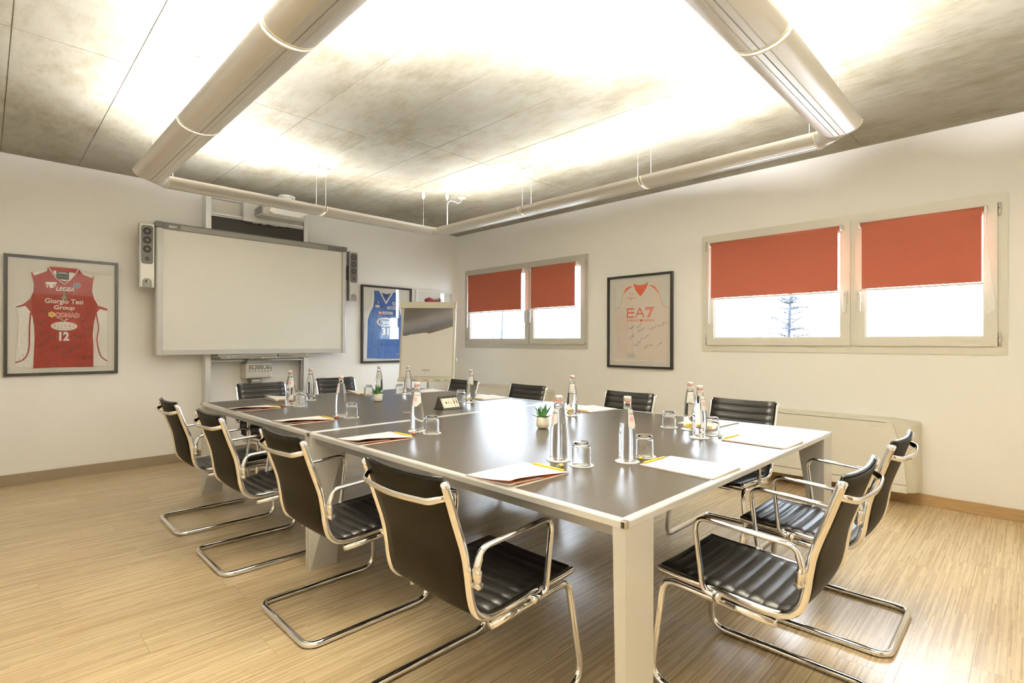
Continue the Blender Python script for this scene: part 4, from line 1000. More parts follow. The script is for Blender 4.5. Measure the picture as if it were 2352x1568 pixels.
# ---------------------------------------------------------------- fan coil units
def fan_coil(ya, yb, label):
    """ya: left end (larger y)"""
    w = ya - yb; rt = thing('fan_coil_unit', label, 'heater', (X1, ya, .115), R_W2, 'fan coil units under the windows')
    z1 = .535; D = -.225
    MB().box(.13, w - .13, D + .03, -.001, .03, z1 - .01).build('body', 'fan_white', rt)
    def cap(s, x0):
        P = lambda a: x0 + s * a
        bm = MB(); n = 6
        sec = []
        for i in range(n + 1):   # plan outline of the rounded end
            a = PI / 2 * i / n; sec.append((.135 - .135 * math.sin(a), D + .012 + .115 * (1 - math.cos(a)) * 1.0))
        pl = [(.19, D + .012)] + sec + [(0, -.001), (.19, -.001)]
        v = []; zs = [(0, 1.0), (z1 - .05, 1.0), (z1 - .012, .985), (z1, .94)]
        for z, q in zs:
            for a, y in pl: v.append((P(.19 + (a - .19) * q), y * (q if y < -.05 else 1), z + (.0 if a > .1 else -.02 * (1 - a / .1) * (z / z1))))
        m_ = len(pl); f = []
        for i in range(len(zs) - 1):
            for k_ in range(m_): f.append((i * m_ + k_, i * m_ + (k_ + 1) % m_, (i + 1) * m_ + (k_ + 1) % m_, (i + 1) * m_ + k_))
        f += [tuple(range(m_)), tuple((len(zs) - 1) * m_ + k_ for k_ in range(m_))]
        bm.add(v, f); return bm.build('end_cap', 'fan_cap', rt)
    cap(1, 0.0); cap(-1, w)
    # front panel with slanted shoulders
    fp = [(.065, .062), (w - .065, .062), (w - .085, .28), (w - .145, z1 - .022), (.145, z1 - .022), (.085, .28)]
    MB().prism(fp, D - .004, D + .0115).build('front_panel', 'fan_white', rt)
    MB().prism([(.062, .0), (w - .062, .0), (w - .064, .056), (.064, .056)], D + .0, D + .0115).build('kick_panel', 'fan_white', rt)
    MB().box(.19, w - .19, D + .008, D + .029, z1 - .018, z1 - .008).build('panel_lip', 'fan_white', rt)
    for i in range(9):
        MB().box(.19, w - .19, D + .034 + i * .019, D + .045 + i * .019, z1 - .012, z1).build('grille_bar', 'ceramic', rt)
    MB().box(w - .30, w - .20, D - .0052, D - .004, z1 - .056, z1 - .048).build('badge', 'ceramic', rt)
    return rt
fan_coil(1.985, .600, 'long cream fan coil unit under the large window behind the right chairs')
fan_coil(5.640, 4.262, 'long cream fan coil unit under the small corner window')
# ================================================================ conference tables
TX0, TX1, TZ = 1.238, 3.313, .74
def table(ya, yb, label, tray):
    """ya < yb; four folded sheet legs stand in the corners"""
    rt = thing('conference_table', label, 'table', ((TX0 + TX1) / 2, (ya + yb) / 2, 0), 0, 'joined conference tables')
    L = (-(TX0 + TX1) / 2, -(ya + yb) / 2, 0)
    e = .026
    MB().box(TX0 + e, TX1 - e, ya + e, yb - e, .7185, TZ - .0006).build('table_top', 'laminate', rt, L)
    def edge(poly):  # aluminium edge bar with a chamfered upper lip
        m = MB(); n = len(poly); o, q = poly[:2], poly[2:]
        m.prism(poly, .718, TZ - .004, 'z'); return m
    o4 = [(TX0, ya), (TX1, ya), (TX1, yb), (TX0, yb)]; i4 = [(TX0 + e, ya + e), (TX1 - e, ya + e), (TX1 - e, yb - e), (TX0 + e, yb - e)]
    for k in range(4):
        j = (k + 1) % 4; a, b, c, d = o4[k], o4[j], i4[j], i4[k]
        a2, b2 = ((a[0] * .9 + d[0] * .1, a[1] * .9 + d[1] * .1), (b[0] * .9 + c[0] * .1, b[1] * .9 + c[1] * .1))
        v = [(*a, .7185), (*b, .7185), (*c, .7185), (*d, .7185), (*a, .736), (*b, .736), (*b2, TZ), (*c, TZ), (*d, TZ), (*a2, TZ)]
        f = [(3, 2, 1, 0), (0, 1, 5, 4), (4, 5, 6, 9), (9, 6, 7, 8), (2, 3, 8, 7), (1, 2, 7, 6, 5), (3, 0, 4, 9, 8)]
        MB().add(v, f).build('edge_bar', 'alu', rt, L)
    # recessed apron beams
    for x in (TX0 + .018, TX1 - .058): MB().box(x, x + .04, ya + .028, yb - .028, .686, .718).build('apron', 'alu_dark', rt, L)
    for y in (ya + .34, yb - .38): MB().box(TX0 + .09, TX1 - .09, y, y + .04, .686, .718).build('apron', 'alu_dark', rt, L)
    w = .150; t = .026
    for cx, sx in ((TX0, 1), (TX1, -1)):
        for cy, sy in ((ya, 1), (yb, -1)):
            P = lambda i, j, z: (cx + sx * (i + .001), cy + sy * (j + .001), z)
            v = [P(0, 0, 0), P(w, 0, 0), P(w, t, 0), P(0, t, 0), P(0, 0, .718), P(w, 0, .718), P(w, .135, .718), P(0, .042, .718)]
            f = [(0, 1, 2, 3), (4, 5, 6, 7), (0, 1, 5, 4), (1, 2, 6, 5), (0, 3, 7, 4), (3, 2, 6), (3, 6, 7)]
            MB().add(v, f).build('leg', 'leg', rt, L)
            c = MB().cbox(cx - .0015 if sx > 0 else cx - .016, cx + .016 if sx > 0 else cx + .0015, cy - .0015 if sy > 0 else cy - .016, cy + .016 if sy > 0 else cy + .0015, .7175, .7405, .0015).build('corner_cap', 'chrome_soft', rt, L)
            MB().box(cx - sx * .0022 + (0 if sx > 0 else -.0), cx - sx * .0016, cy + sy * .003, cy + sy * .013, .721, .737).build('cap_inlay', 'black', c)
    if tray:
        MB().box(1.80, 1.92, ya + .55, yb - .5, .60, .608).build('cable_tray', 'mid_grey', rt, L)
        for y in (ya + .6, yb - .56): MB().box(1.80, 1.83, y, y + .03, .608, .7180).build('tray_bracket', 'mid_grey', rt, L)
        for i in range(3): MB().sweep(crom([(1.85, ya + .7 + i * .1, .614), (1.86, ya + .8 + i * .1, .66), (1.88, ya + .95 + i * .1, .622), (1.87, ya + 1.15, .66)], 7), .005, seg=6).build('cable', 'black', rt, L)
    return rt
table(.790, 2.7785, 'dark topped conference table nearest the camera with aluminium edge and legs', True)
table(2.7815, 4.770, 'dark topped conference table at the far end near the whiteboard', False)

# ================================================================ chairs
PROFILE = [(.028, 0, .828), (.064, 0, .72), (.102, 0, .61), (.116, 0, .54), (.127, 0, .47), (.144, 0, .422), (.18, 0, .392), (.235, 0, .384), (.32, 0, .388), (.41, 0, .395), (.50, 0, .399), (.56, 0, .402), (.612, 0, .407)]
def arc_resample(path, n):
    d = [0]
    for a, b in zip(path[:-1], path[1:]): d.append(d[-1] + (b - a).length)
    out = []; j = 0
    for i in range(n):
        s = d[-1] * i / (n - 1)
        while j < len(d) - 2 and d[j + 1] < s: j += 1
        t = (s - d[j]) / max(1e-9, d[j + 1] - d[j]); out.append(path[j].lerp(path[j + 1], min(1, t)))
    return out, d[-1]
def make_chair(label, loc, rz):
    rt = thing('cantilever_chair', label, 'chair', loc, rz, 'black leather chairs around the tables')
    HWD = .220
    prof = crom(PROFILE, 5)
    for s in (-1, 1):
        p = [Vector((q.x, s * HWD, q.z)) for q in prof]
        m = MB(); m.sweep(p, .0105, .0135, seg=14, up=(0, 1, 0))
        # rounded top cap
        m.lathe([(.0, .834), (.006, .833), (.0115, .829), (.0125, .822)], 14, (.027, s * HWD, 0), close=False)
        m.build('side_frame', 'chrome', rt)
    # sling
    ext = [Vector((PROFILE[0][0] - .004, 0, .842))] + prof
    path, total = arc_resample(ext, 177)
    def nrm(i):
        t = (path[min(i + 1, len(path) - 1)] - path[max(i - 1, 0)]).normalized(); return Vector((-t.z, 0, t.x)) if True else None
    step = total / 19.5; NX = 8; WS = .2065
    def surf(i0, i1, thick):
        v = []; f = []; rows = i1 - i0 + 1
        for i in range(i0, i1 + 1):
            s = total * i / (len(path) - 1); n = nrm(i); n = n if n.x > 0 or n.z > 0 else -n
            ph = abs(math.sin(PI * s / step)); bul = .0085 * ph ** .55 if (s > step * .4 and s < total - step * .3) else .004
            back = 1.0 if path[i].z > .5 else max(.35, (path[i].z - .38) / .12)
            for k in range(NX + 1):
                y = -WS + 2 * WS * k / NX; edge = 1 - (abs(y) / WS) ** 2
                ef = min(1, (1 - abs(y) / WS) * 6)
                sag = -.020 * edge * back
                v.append(path[i] + n * (.010 + bul * (.35 + .65 * ef) + sag) + Vector((0, y, 0)))
            for k in range(NX + 1):
                y = -WS + 2 * WS * k / NX; edge = 1 - (abs(y) / WS) ** 2
                v.append(path[i] + n * (.010 - thick - .020 * edge * back) + Vector((0, y, 0)))
        q = 2 * (NX + 1)
        for i in range(rows - 1):
            for k in range(NX):
                a = i * q + k; f.append((a, a + 1, a + q + 1, a + q)); b = i * q + NX + 1 + k; f.append((b, b + q, b + q + 1, b + 1))
            a = i * q; f.append((a, a + q, a + q + NX + 1, a + NX + 1)); a = i * q + NX; f.append((a, a + NX + 1, a + q + NX + 1, a + q))
        for i in (0, rows - 1):
            for k in range(NX): a = i * q + k; f.append((a, a + 1, a + NX + 2, a + NX + 1))
        return MB().add(v, f, True)
    split = min(range(len(path)), key=lambda i: (path[i] - Vector((.150, 0, .412))).length)
    surf(0, split, .008).build('backrest', 'leather', rt); surf(split, len(path) - 1, .008).build('seat', 'leather', rt)
    # plain leather back skin, from the top over the bend to the front
    v = []; f = []; bp, _ = arc_resample([Vector((PROFILE[0][0] - .002, 0, .838))] + prof, 46)
    for i, p in enumerate(bp):
        t = (bp[min(i + 1, 45)] - bp[max(i - 1, 0)]).normalized(); n = Vector((-t.z, 0, t.x)); n = n if n.x > 0 or n.z > 0 else -n
        back = 1.0 if p.z > .5 else max(.35, (p.z - .38) / .12)
        for k in range(9):
            y = -.213 + .426 * k / 8; v.append(p + n * (-.002 - .020 * (1 - (y / .213) ** 2) * back) + Vector((0, y, 0)))
        for k in range(9):
            y = -.213 + .426 * k / 8; v.append(p + n * (-.0055 - .020 * (1 - (y / .213) ** 2) * back) + Vector((0, y, 0)))
    for i in range(45):
        for k in range(8):
            a = i * 18 + k; f.append((a, a + 1, a + 19, a + 18)); b = a + 9; f.append((b, b + 18, b + 19, b + 1))
        a = i * 18; f.append((a, a + 18, a + 27, a + 9)); a += 8; f.append((a, a + 9, a + 27, a + 18))
    for i in (0, 45):
        for k in range(8): a = i * 18 + k; f.append((a, a + 1, a + 10, a + 9))
    MB().add(v, f, True).build('back_skin', 'leather_back', rt)
    # handle bar across the back
    hp = fillet([(.040, -HWD, .785), (.000, -.178, .772), (-.018, 0, .766), (.000, .178, .772), (.040, HWD, .785)], [0, .05, .9, .05, 0], 8)
    MB().sweep(hp, .0115, .0055, seg=12, up=(-.3, 0, 1)).build('back_handle', 'chrome', rt)
    # arms
    for s in (-1, 1):
        ap = fillet([(.137, s * .238, .512), (.128, s * .2465, .565), (.142, s * .25, .622), (.30, s * .252, .632), (.462, s * .252, .642), (.432, s * .250, .395), (.385, s * .238, .383)], [0, .03, .06, .3, .045, .035, 0], 7)
        n = len(ap); rad = []
        for i, p in enumerate(ap):
            z = p.z; rad.append(1.45 if (p.x < .16 and z < .56) else (1.2 if p.x < .16 and z < .60 else 1.0))
        m = MB(); m.sweep(ap, .0122, .0082, seg=12, up=(0, 1, 0), rad=rad); a = m.build('armrest', 'chrome', rt)
        for bx, bz in ((.137, .510), (.387, .384)):
            b = MB(); b.sweep([(bx, s * .222, bz), (bx, s * .2525, bz)], .0125, seg=18); b.sweep([(bx, s * .2526, bz), (bx, s * .2545, bz)], .0085, seg=16); b.build('bolt', 'chrome_soft', a)
    # cantilever base, one bent tube
    pts = [(.215, -.213, .352), (.34, -.213, .357), (.595, -.216, .374), (.628, -.252, .0135), (.035, -.252, .0135), (.035, .252, .0135), (.628, .252, .0135), (.595, .216, .374), (.34, .213, .357), (.215, .213, .352)]
    bp_ = fillet(pts, [0, .2, .055, .07, .06, .06, .07, .055, .2, 0], 8)
    MB().sweep(bp_, .0138, seg=16).build('base_tube', 'chrome', rt)
    for s in (-1, 1): MB().sweep([(.2149, s * .213, .352), (.2115, s * .213, .3518)], .0132, seg=16).build('tube_cap', 'chrome_soft', rt)
    for x, z in ((.36, .352), (.54, .362)): MB().sweep([(x, -.21, z), (x, .21, z)], .008, seg=10).build('cross_bar', 'chrome_soft', rt)
    MB().cbox(.47, .53, -.11, .11, .345, .372, .004).build('seat_bracket', 'dark_grey', rt)
    return rt
chairs = [
 ((.835, 4.075, 0), 0, 'black leather chair on the left side, farthest from the camera'),
 ((.848, 3.235, 0), 0, 'black leather chair on the left side, third from the camera'),
 ((.876, 2.300, 0), 0, 'black leather chair on the left side, second from the camera'),
 ((.897, 1.408, 0), 0, 'large black leather chair on the left side, nearest the camera'),
 ((1.965, .360, 0), PI / 2, 'black leather chair at the near table end, the one closest to the camera'),
 ((2.728, .362, 0), PI / 2, 'black leather chair at the near table end, beside the fan coil unit'),
 ((3.690, 1.405, 0), PI, 'black leather chair on the window side, nearest the camera'),
 ((3.612, 2.250, 0), PI, 'black leather chair on the window side, below the framed blush white jersey'),
 ((3.550, 3.285, 0), PI, 'black leather chair on the window side, third from the camera'),
 ((3.530, 4.170, 0), PI, 'black leather chair on the window side, farthest from the camera beside the flip chart'),
 ((1.857, 5.235, 0), -PI / 2, 'black leather chair at the far end under the control box'),
 ((2.712, 5.450, 0), -PI / 2, 'black leather chair at the far end right of the whiteboard column'),
]
c0 = make_chair(chairs[0][2], chairs[0][0], chairs[0][1])
for loc, rz, lab in chairs[1:]: dup(c0, loc, rz, lab)

# ================================================================ things on the table
seatname = ['left side setting farthest from the camera', 'left side setting, third from the camera', 'left side setting, second from the camera', 'left side setting nearest the camera',
            'near end setting on the left', 'near end setting on the right', 'window side setting nearest the camera', 'window side setting, second from the camera',
            'window side setting, third from the camera', 'window side setting farthest from the camera', 'far end setting on the left', 'far end setting on the right']
bottles = [(1.674, 4.079), (1.669, 3.252), (1.691, 2.418), (1.695, 1.407), (1.877, 1.190), (2.618, 1.226), (2.829, 1.382), (2.797, 2.204), (2.805, 3.260), (2.813, 4.171), (1.944, 4.324), (2.596, 4.323)]
glasses = [(1.705, 3.975), (1.688, 3.146), (1.707, 2.302), (1.687, 1.282), (2.010, 1.189), (2.747, 1.219), (2.813, 1.502), (2.791, 2.312), (2.799, 3.377), (2.787, 4.271), (1.823, 4.277), (2.511, 4.364)]
# coasters
CT = .0015
def coaster_mesh():
    n = 48; p = [(.0495 * (1 + .022 * math.cos(8 * 2 * PI * k / n)) * math.cos(2 * PI * k / n), .0495 * (1 + .022 * math.cos(8 * 2 * PI * k / n)) * math.sin(2 * PI * k / n)) for k in range(n)]
    return MB().prism(p, 0, CT, 'z')
cm = None
def coaster(xy, what, i):
    global cm
    if cm is None: o = coaster_mesh().build('coaster', 'paper_white'); cm = o.data
    else: o = link('coaster', cm)
    o.location = (*xy, TZ); o.rotation_euler.z = i * .7
    tag(o, 'white paper coaster under the %s at the %s' % (what, seatname[i]), 'coaster', 'paper coasters under bottles and glasses')
for i in range(12): coaster(bottles[i], 'bottle', i)
for i in range(12): coaster(glasses[i], 'tumbler', i)
# bottles
BP = [(0, .002), (.026, .0), (.033, .003), (.0358, .010), (.0362, .03), (.0362, .085), (.0352, .11), (.0325, .138), (.0285, .165), (.0240, .190), (.0195, .212), (.0165, .228), (.0146, .240), (.0142, .2475)]
def br(z):
    for (a, b), (c, d) in zip(BP[1:-1], BP[2:]):
        if b <= z <= d: return a + (c - a) * (z - b) / (d - b)
    return .014
def make_bottle():
    rt = thing('water_bottle', '', 'bottle', (0, 0, 0), 0, 'water bottles on the table')
    m = MB(); m.lathe(BP + [(0, .2478)], 36, close=False)
    inner = [(0, .2165), (br(.2165) - .0022, .217), (br(.226) - .0022, .226), (br(.238) - .0022, .238), (.0118, .2465), (0, .2468)]
    m.lathe(inner, 36, close=False, flip=True)
    m.build('glass_body', 'water_glass', rt, fix=False)
    c = MB(); c.lathe([(.0148, .2479), (.0158, .2485), (.0160, .262), (.0152, .2665), (.013, .268), (0, .2683)], 30, close=False); c.lathe([(.0148, .2479), (0, .2479)], 30, close=False); c.build('cap', 'cap', rt)
    for i in range(20):
        pass
    MB().lathe([(.0148, .2442), (.0166, .2445), (.0168, .2474), (.0148, .2477)], 30, close=False).build('cap_ring', 'red_ring', rt)
    def band(a0, a1, zlo, zhi, m_, off, n=18, wav=0):
        v = []; f = []; nz = 5
        for i in range(n + 1):
            a = a0 + (a1 - a0) * i / n; lo = zlo + wav * math.sin(PI * i / n * 1.5)
            for k in range(nz + 1):
                z = lo + (zhi - lo) * k / nz; r = br(z) + off; v.append((r * math.cos(a), r * math.sin(a), z))
        for i in range(n):
            for k in range(nz): q = i * (nz + 1) + k; f.append((q, q + nz + 1, q + nz + 2, q + 1))
        return MB().add(v, f, True)
    lb = band(-.85, .85, .146, .214, 'label', .0006, wav=-.010).build('front_label', 'label', rt)
    band(-.62, .0, .166, .186, 0, .0009).build('label_patch', 'label_pink', lb)
    band(2.35, 3.95, .150, .212, 'label', .0006, wav=.004).build('back_label', 'label', rt)
    me = text_mesh('Sanbenedetto', .006); xs = [v.co.x for v in me.vertices]; ys = [v.co.y for v in me.vertices]; x0, x1, y0, y1 = min(xs), max(xs), min(ys), max(ys)
    for v in me.vertices:
        a = -.70 + 1.4 * (v.co.x - x0) / (x1 - x0); z = .194 + .009 * (v.co.y - y0) / (y1 - y0); r = br(z) + .0012
        v.co = Vector((r * math.cos(a), r * math.sin(a), z))
    me.materials.append(M['ink_faint']); link('lettering', me, lb)
    for i in range(4): band(2.5, 3.8, .160 + .011 * i, .1625 + .011 * i, 0, .0010, 10).build('small_print', 'print_grey', rt)
    return rt
b0 = make_bottle()
brot = [-.9, -2.6, -1.9, -.2, -1.1, -1.3, -2.6, .9, .9, .9, .6, .9]
brot = [-1.7, -3.3, -2.2, -3.45, -1.6, -1.6, .6, .7, .7, .8, .9, .9]
for i, xy in enumerate(bottles):
    lab = 'clear glass water bottle at the %s' % seatname[i]; loc = (*xy, TZ + CT)
    if i == 0: b0.location = loc; b0.rotation_euler.z = brot[i]; b0['label'] = lab
    else: dup(b0, loc, brot[i], lab)
# tumblers, upside down
gp = [(0, .0935), (.026, .0935), (.0295, .0925), (.0325, .089), (.0355, .080), (.0372, .066), (.0378, .045), (.0378, .004), (.0374, .0), (.0352, .0), (.0348, .004), (.0346, .045), (.0338, .066), (.0318, .076), (.028, .0805), (.02, .082), (0, .082)]
gm = None
for i, xy in enumerate(glasses):
    if gm is None: o = MB().lathe(gp, 40, close=False).build('tumbler', 'glass'); gm = o.data
    else: o = link('tumbler', gm)
    o.location = (*xy, TZ + CT)
    tag(o, 'upturned clear tumbler at the %s' % seatname[i], 'glass', 'upturned tumblers on coasters')
# folders: local x = away from the sitter, local y = to the sitter's left
def make_folder(gap, sheets):
    rt = thing('paper_folder', '', 'folder', (0, 0, 0), 0, 'cream paper folders at the settings')
    Lx, Ly = .305, .236; nx, ny = 12, 10
    def sheet(name, m, hmax, z0, x1=Lx, y0=-Ly / 2, th=.0006, shrink=0.0):
        v = []; f = []
        for lay in (0, 1):
            for i in range(nx + 1):
                for k in range(ny + 1):
                    x = shrink + (x1 - shrink) * i / nx; y = y0 + (Ly / 2 - y0) * k / ny
                    t = max(0.0, (Ly / 2 - y) / Ly); q = max(0.0, 1 - x / Lx)
                    h = hmax * (t ** 1.6) * (q ** .8) * (1 - .35 * (1 - q) ** 4 if q < 1 else 1)
                    h *= (1 - max(0, (.12 - x / Lx)) * 1.5)
                    v.append((x, y, z0 + h + (th if lay else 0)))
        o = (nx + 1) * (ny + 1)
        for i in range(nx):
            for k in range(ny):
                a = i * (ny + 1) + k; f.append((a, a + ny + 1, a + ny + 2, a + 1)); f.append((o + a, o + a + 1, o + a + ny + 2, o + a + ny + 1))
        per = [i * (ny + 1) for i in range(nx + 1)] + [nx * (ny + 1) + k for k in range(1, ny + 1)] + [i * (ny + 1) + ny for i in range(nx - 1, -1, -1)] + [k for k in range(ny - 1, 0, -1)]
        for a, b in zip(per, per[1:] + per[:1]): f.append((a, b, o + b, o + a))
        return MB().add(v, f, True).build(name, m, rt)
    sheet('bottom_cover', 'paper', 0, .0002, th=.0010)
    sheet('lining', 'orange', 0, .0013, th=.0002, y0=-Ly / 2 + .016, shrink=.05)
    sheet('pocket', 'paper', gap * .42, .0016, x1=Lx * .56, y0=-Ly / 2 + .003)
    for s in range(sheets): sheet('inner_sheet', 'paper_white', gap * .2 + .001 * s, .0026 + .001 * s, y0=-Ly / 2 + .006 - .006 * s, shrink=.004)
    sheet('cover_lining', 'orange', gap, .0042 - .0005, th=.0004, y0=-Ly / 2 + .001)
    sheet('top_cover', 'paper', gap, .0042)
    me = text_mesh('VOCO'); xs = [v.co.x for v in me.vertices]; ys = [v.co.y for v in me.vertices]
    for v in me.vertices:
        a = (v.co.x - min(xs)) / (max(xs) - min(xs)) - .5; b = (v.co.y - min(ys)) / (max(ys) - min(ys)) - .5
        v.co = Vector((v.co.x, v.co.y, 0))
    x0, x1, y0, y1 = min(xs), max(xs), min(ys), max(ys)
    for v in me.vertices:
        a = (v.co.x - x0) / (x1 - x0) - .5; b = (v.co.y - y0) / (y1 - y0) - .5
        x = .152 + b * .006; y = -a * .026; t = max(0.0, (Ly / 2 - y) / Ly); q = max(0.0, 1 - x / Lx)
        v.co = Vector((x, y, .0053 + gap * (t ** 1.6) * (q ** .8) * (1 - .35 * (1 - q) ** 4)))
    me.materials.append(M['print_gold']); link('emblem', me, rt)
    return rt
fo_open = make_folder(.028, 0); fo_flat = make_folder(.007, 2)
# centre of the sitter-side edge, heading, variant
folders = [(1.249, 4.070, .03, 0), (1.252, 3.222, .0, 0), (1.252, 2.372, -.03, 0), (1.244, 1.358, -.02, 0),
           (1.952, .806, PI / 2 - .04, 1), (2.722, .802, PI / 2 - .05, 1), (3.270, 1.395, PI - .06, 1), (3.300, 2.290, PI - .08, 1), (3.292, 3.400, PI - .05, 1), (3.270, 4.290, PI - .1, 1),
           (1.835, 4.745, -PI / 2 - .03, 0), (2.585, 4.745, -PI / 2 - .05, 0)]
used = [False, False]
# pencils
def make_pencil():
    rt = thing('pencil', '', 'pencil', (0, 0, 0), 0, 'yellow pencils at the folders')
    m = MB(); m.sweep([(-.085, 0, 0), (.068, 0, 0)], .0040, seg=6); m.build('barrel', 'yellow', rt)
    m = MB(); m.sweep([(.0681, 0, 0), (.083, 0, 0)], .0036, seg=8, rad=[1, .28]); m.build('sharpened_wood', 'pencil_wood', rt)
    m = MB(); m.sweep([(.0831, 0, 0), (.087, 0, 0)], .0010, seg=6, rad=[1, .2]); m.build('lead', 'graphite', rt)
    return rt
pe = make_pencil()
# candies
def make_candy(core, nm):
    rt = thing('wrapped_candy', '', 'candy', (0, 0, 0), 0, 'wrapped candies beside the pencils')
    m = MB(); m.lathe([(0, .002), (.007, .003), (.0095, .008), (.007, .013), (0, .014)], 14, close=False); m.build('sweet', core, rt)
    g = random.Random(4)
    m = MB(); v = []; f = []; n = 16
    for i, (x, r) in enumerate(((-.027, .012), (-.020, .007), (-.013, .003), (-.009, .0105), (0, .0125), (.009, .0105), (.013, .003), (.020, .007), (.027, .012))):
        for k in range(n):
            a = 2 * PI * k / n; q = r * (1 + (.35 * (-1) ** k if abs(x) > .015 else .06 * (-1) ** k)); fl_ = .45 if abs(x) > .015 else 1
            v.append((x + g.uniform(-.001, .001), q * math.cos(a), max(.0005, .0085 + q * math.sin(a) * fl_)))
    for i in range(8):
        for k in range(n): f.append((i * n + k, i * n + (k + 1) % n, (i + 1) * n + (k + 1) % n, (i + 1) * n + k))
    m.add(v, f); m.build('wrapper', 'wrapper', rt)
    return rt
ca = [make_candy('print_coral', 'r'), make_candy('yellow', 'y')]; cu = [False, False]
pu = False
for i, (x, y, h, var) in enumerate(folders):
    lab = '%s paper folder with orange lining at the %s' % ('cream gaping' if var == 0 else 'flat cream', seatname[i])
    if var == 1: lab = 'flat cream paper folder at the %s' % seatname[i]
    src = fo_flat if var else fo_open
    if not used[var]: src.location = (x, y, TZ); src.rotation_euler.z = h; src['label'] = lab; used[var] = True
    else: dup(src, (x, y, TZ), h, lab)
    c, s = math.cos(h), math.sin(h)
    lx, ly = .299, -.012 if var == 0 else .012
    pl_ = (x + c * lx - s * ly, y + s * lx + c * ly, TZ + .0093)
    ph_ = h + (PI / 2 if i in (3, 2, 1, 0, 10, 11) else -PI / 2) + (.0 if i % 2 else .015)
    plab = 'yellow pencil along the folder edge at the %s' % seatname[i]
    if not pu: pe.location = pl_; pe.rotation_euler.z = ph_; pe['label'] = plab; pu = True
    else: dup(pe, pl_, ph_, plab)
    if i in (6, 8, 9, 10, 11): continue
    k_ = 0 if i in (0, 1, 7, 10, 6, 8, 2) else 1
    lx, ly = (.355, -.035) if var == 0 else (.350, .055)
    if i in (4, 5): lx, ly = .356, .03
    cl = (x + c * lx - s * ly, y + s * lx + c * ly, TZ); clab = 'small wrapped candy beside the pencil at the %s' % seatname[i]
    if not cu[k_]: ca[k_].location = cl; ca[k_].rotation_euler.z = h + .5; ca[k_]['label'] = clab; cu[k_] = True
    else: dup(ca[k_], cl, h + .5 + i, clab)
# succulents
def make_plant():
    rt = thing('potted_succulent', '', 'plant', (0, 0, 0), 0, 'small succulents on the table')
    MB().lathe([(0, 0), (.024, 0), (.030, .003), (.036, .012), (.0385, .026), (.0375, .042), (.034, .058), (.0325, .066), (.030, .066), (.0295, .055), (0, .054)], 32, close=False).build('pot', 'ceramic', rt)
    MB().sweep([(.0374 * math.cos(2 * PI * k / 32), .0374 * math.sin(2 * PI * k / 32), .027) for k in range(32)], .0016, seg=6, closed=True, up=(0, 0, 1)).build('pot_line', 'ceramic', rt)
    MB().lathe([(0, .0555), (.0290, .0552), (.0290, .0545), (0, .0543)], 20, close=False).build('soil', 'soil', rt)
    g = random.Random(2)
    for i in range(12):
        ring_ = 0 if i < 3 else (1 if i < 7 else 2); L = (.080, .080, .066)[ring_] * g.uniform(.9, 1.1)
        a = i * 2.4 + g.uniform(-.2, .2); el = (1.32, 1.0, .62)[ring_] + g.uniform(-.08, .08)
        d = Vector((math.cos(a) * math.cos(el), math.sin(a) * math.cos(el), math.sin(el))); sd_ = Vector((-math.sin(a), math.cos(a), 0)); up = sd_.cross(d) * -1
        v = []; f = []; n = 9; b_ = Vector((math.cos(a) * .006, math.sin(a) * .006, .055))
        for k in range(n + 1):
            t = k / n; w = .0150 * (math.sin(PI * min(1, .28 + t * .72)) ** .8) * (1 - t ** 6) + .0003; p = b_ + d * (L * t) + Vector((0, 0, -.010 * t * t if ring_ == 2 else .004 * t * t)) + Vector((d.x, d.y, 0)) * (.010 * t * t)
            th_ = .0038 * (1 - t) + .0004
            v += [p - sd_ * w + up * th_ * .9, p - up * th_ * .2, p + sd_ * w + up * th_ * .9, p - up * th_ * 1.5]
        for k in range(n):
            for q in range(4): f.append((k * 4 + q, k * 4 + (q + 1) % 4, (k + 1) * 4 + (q + 1) % 4, (k + 1) * 4 + q))
        f += [(0, 1, 2, 3), (n * 4, n * 4 + 1, n * 4 + 2, n * 4 + 3)]
        MB().add(v, f, True).build('leaf', 'leaf', rt)
    return rt
p0 = make_plant(); p0.location = (2.258, 1.991, TZ); p0['label'] = 'small green succulent in a cream pot on the near table'
dup(p0, (2.294, 3.837, TZ), 1.3, 'small green succulent in a cream pot on the far table')
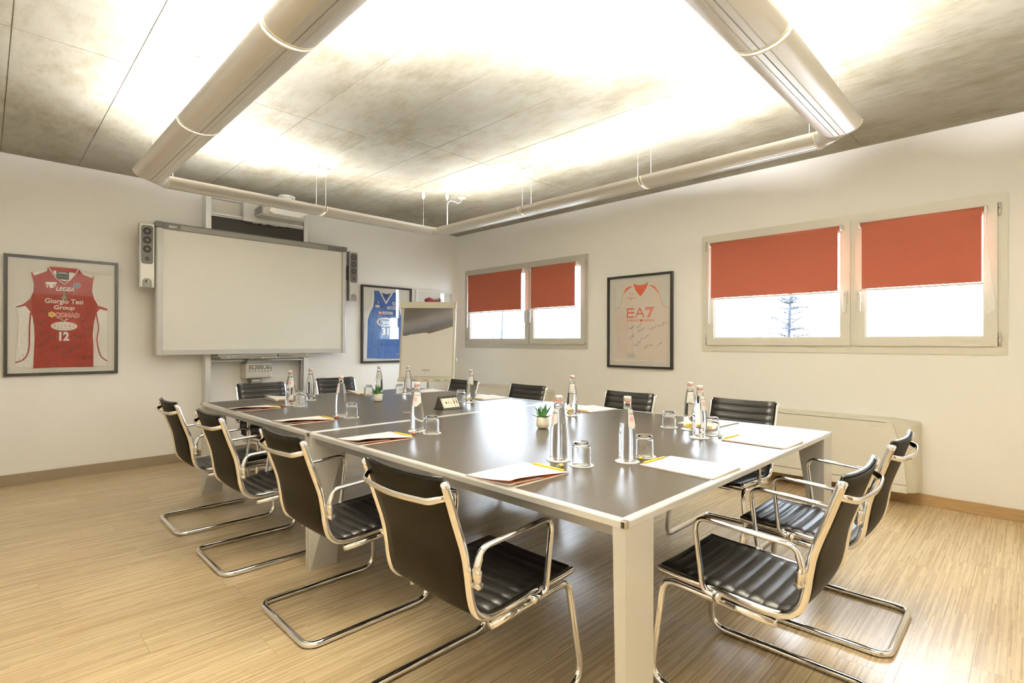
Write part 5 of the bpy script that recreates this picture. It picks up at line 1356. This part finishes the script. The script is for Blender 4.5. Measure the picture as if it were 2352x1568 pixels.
# pop-up socket box
sb = thing('socket_box', 'black flip up power socket box on an oval plate in the middle of the table', 'power socket', (2.442, 3.088, TZ), 0)
m = MB(); n = 36; ov = [(.118 * math.cos(2 * PI * k / n), .098 * math.sin(2 * PI * k / n)) for k in range(n)]
m.prism(ov, 0, .004, 'z'); m.build('plate', 'black', sb)
m = MB(); m.prism([(-.043, .004), (.062, .004), (.030, .078), (.020, .085), (.010, .085)], -.082, .082, 'x'); m.build('housing', 'black_matte', sb)
nv = Vector((0, -.081, .053)).normalized(); 
def on_face(u0, u1, t0, t1, off, name, m_, par):
    # face runs from (y,z)=(-.043,.004) up to (.010,.085)
    def pt(u, t, o): return (u, -.043 + .053 * t - .837 * o, .004 + .081 * t + .547 * o)
    v = [pt(u0, t0, 0), pt(u1, t0, 0), pt(u1, t1, 0), pt(u0, t1, 0), pt(u0, t0, off), pt(u1, t0, off), pt(u1, t1, off), pt(u0, t1, off)]
    return MB().add(v, [(3, 2, 1, 0), (4, 5, 6, 7), (0, 1, 5, 4), (1, 2, 6, 5), (2, 3, 7, 6), (3, 0, 4, 7)]).build(name, m_, par)
face = on_face(-.074, .074, .06, .86, .002, 'socket_panel', 'cream', sb)
for u, t, w_, h_, m_ in ((-.066, .70, .006, .08, 'print_gold'), (-.066, .12, .006, .08, 'print_gold'), (-.044, .40, .012, .16, 'ink'), (-.018, .38, .004, .20, 'ink'), (.004, .40, .009, .14, 'print_gold'), (.030, .34, .011, .30, 'dark_grey'), (.030, .70, .010, .06, 'ink'), (.032, .14, .006, .06, 'ink'), (.054, .34, .011, .30, 'dark_grey'), (.054, .70, .010, .06, 'ink'), (.056, .14, .006, .06, 'ink')):
    on_face(u, u + w_, t, t + h_, .0032, 'socket', m_, face)
MB().box(-.084, .084, .006, .024, .085, .088).build('lid_edge', 'black', sb)
tag(MB().lathe([(0, 0), (.038, 0), (.04, .0015), (.037, .003), (0, .003)], 28, close=False).build('cable_grommet', 'alu_dark', None, (2.085, 3.085, TZ)), 'flat grey cable grommet in the far table behind a bottle', 'grommet')
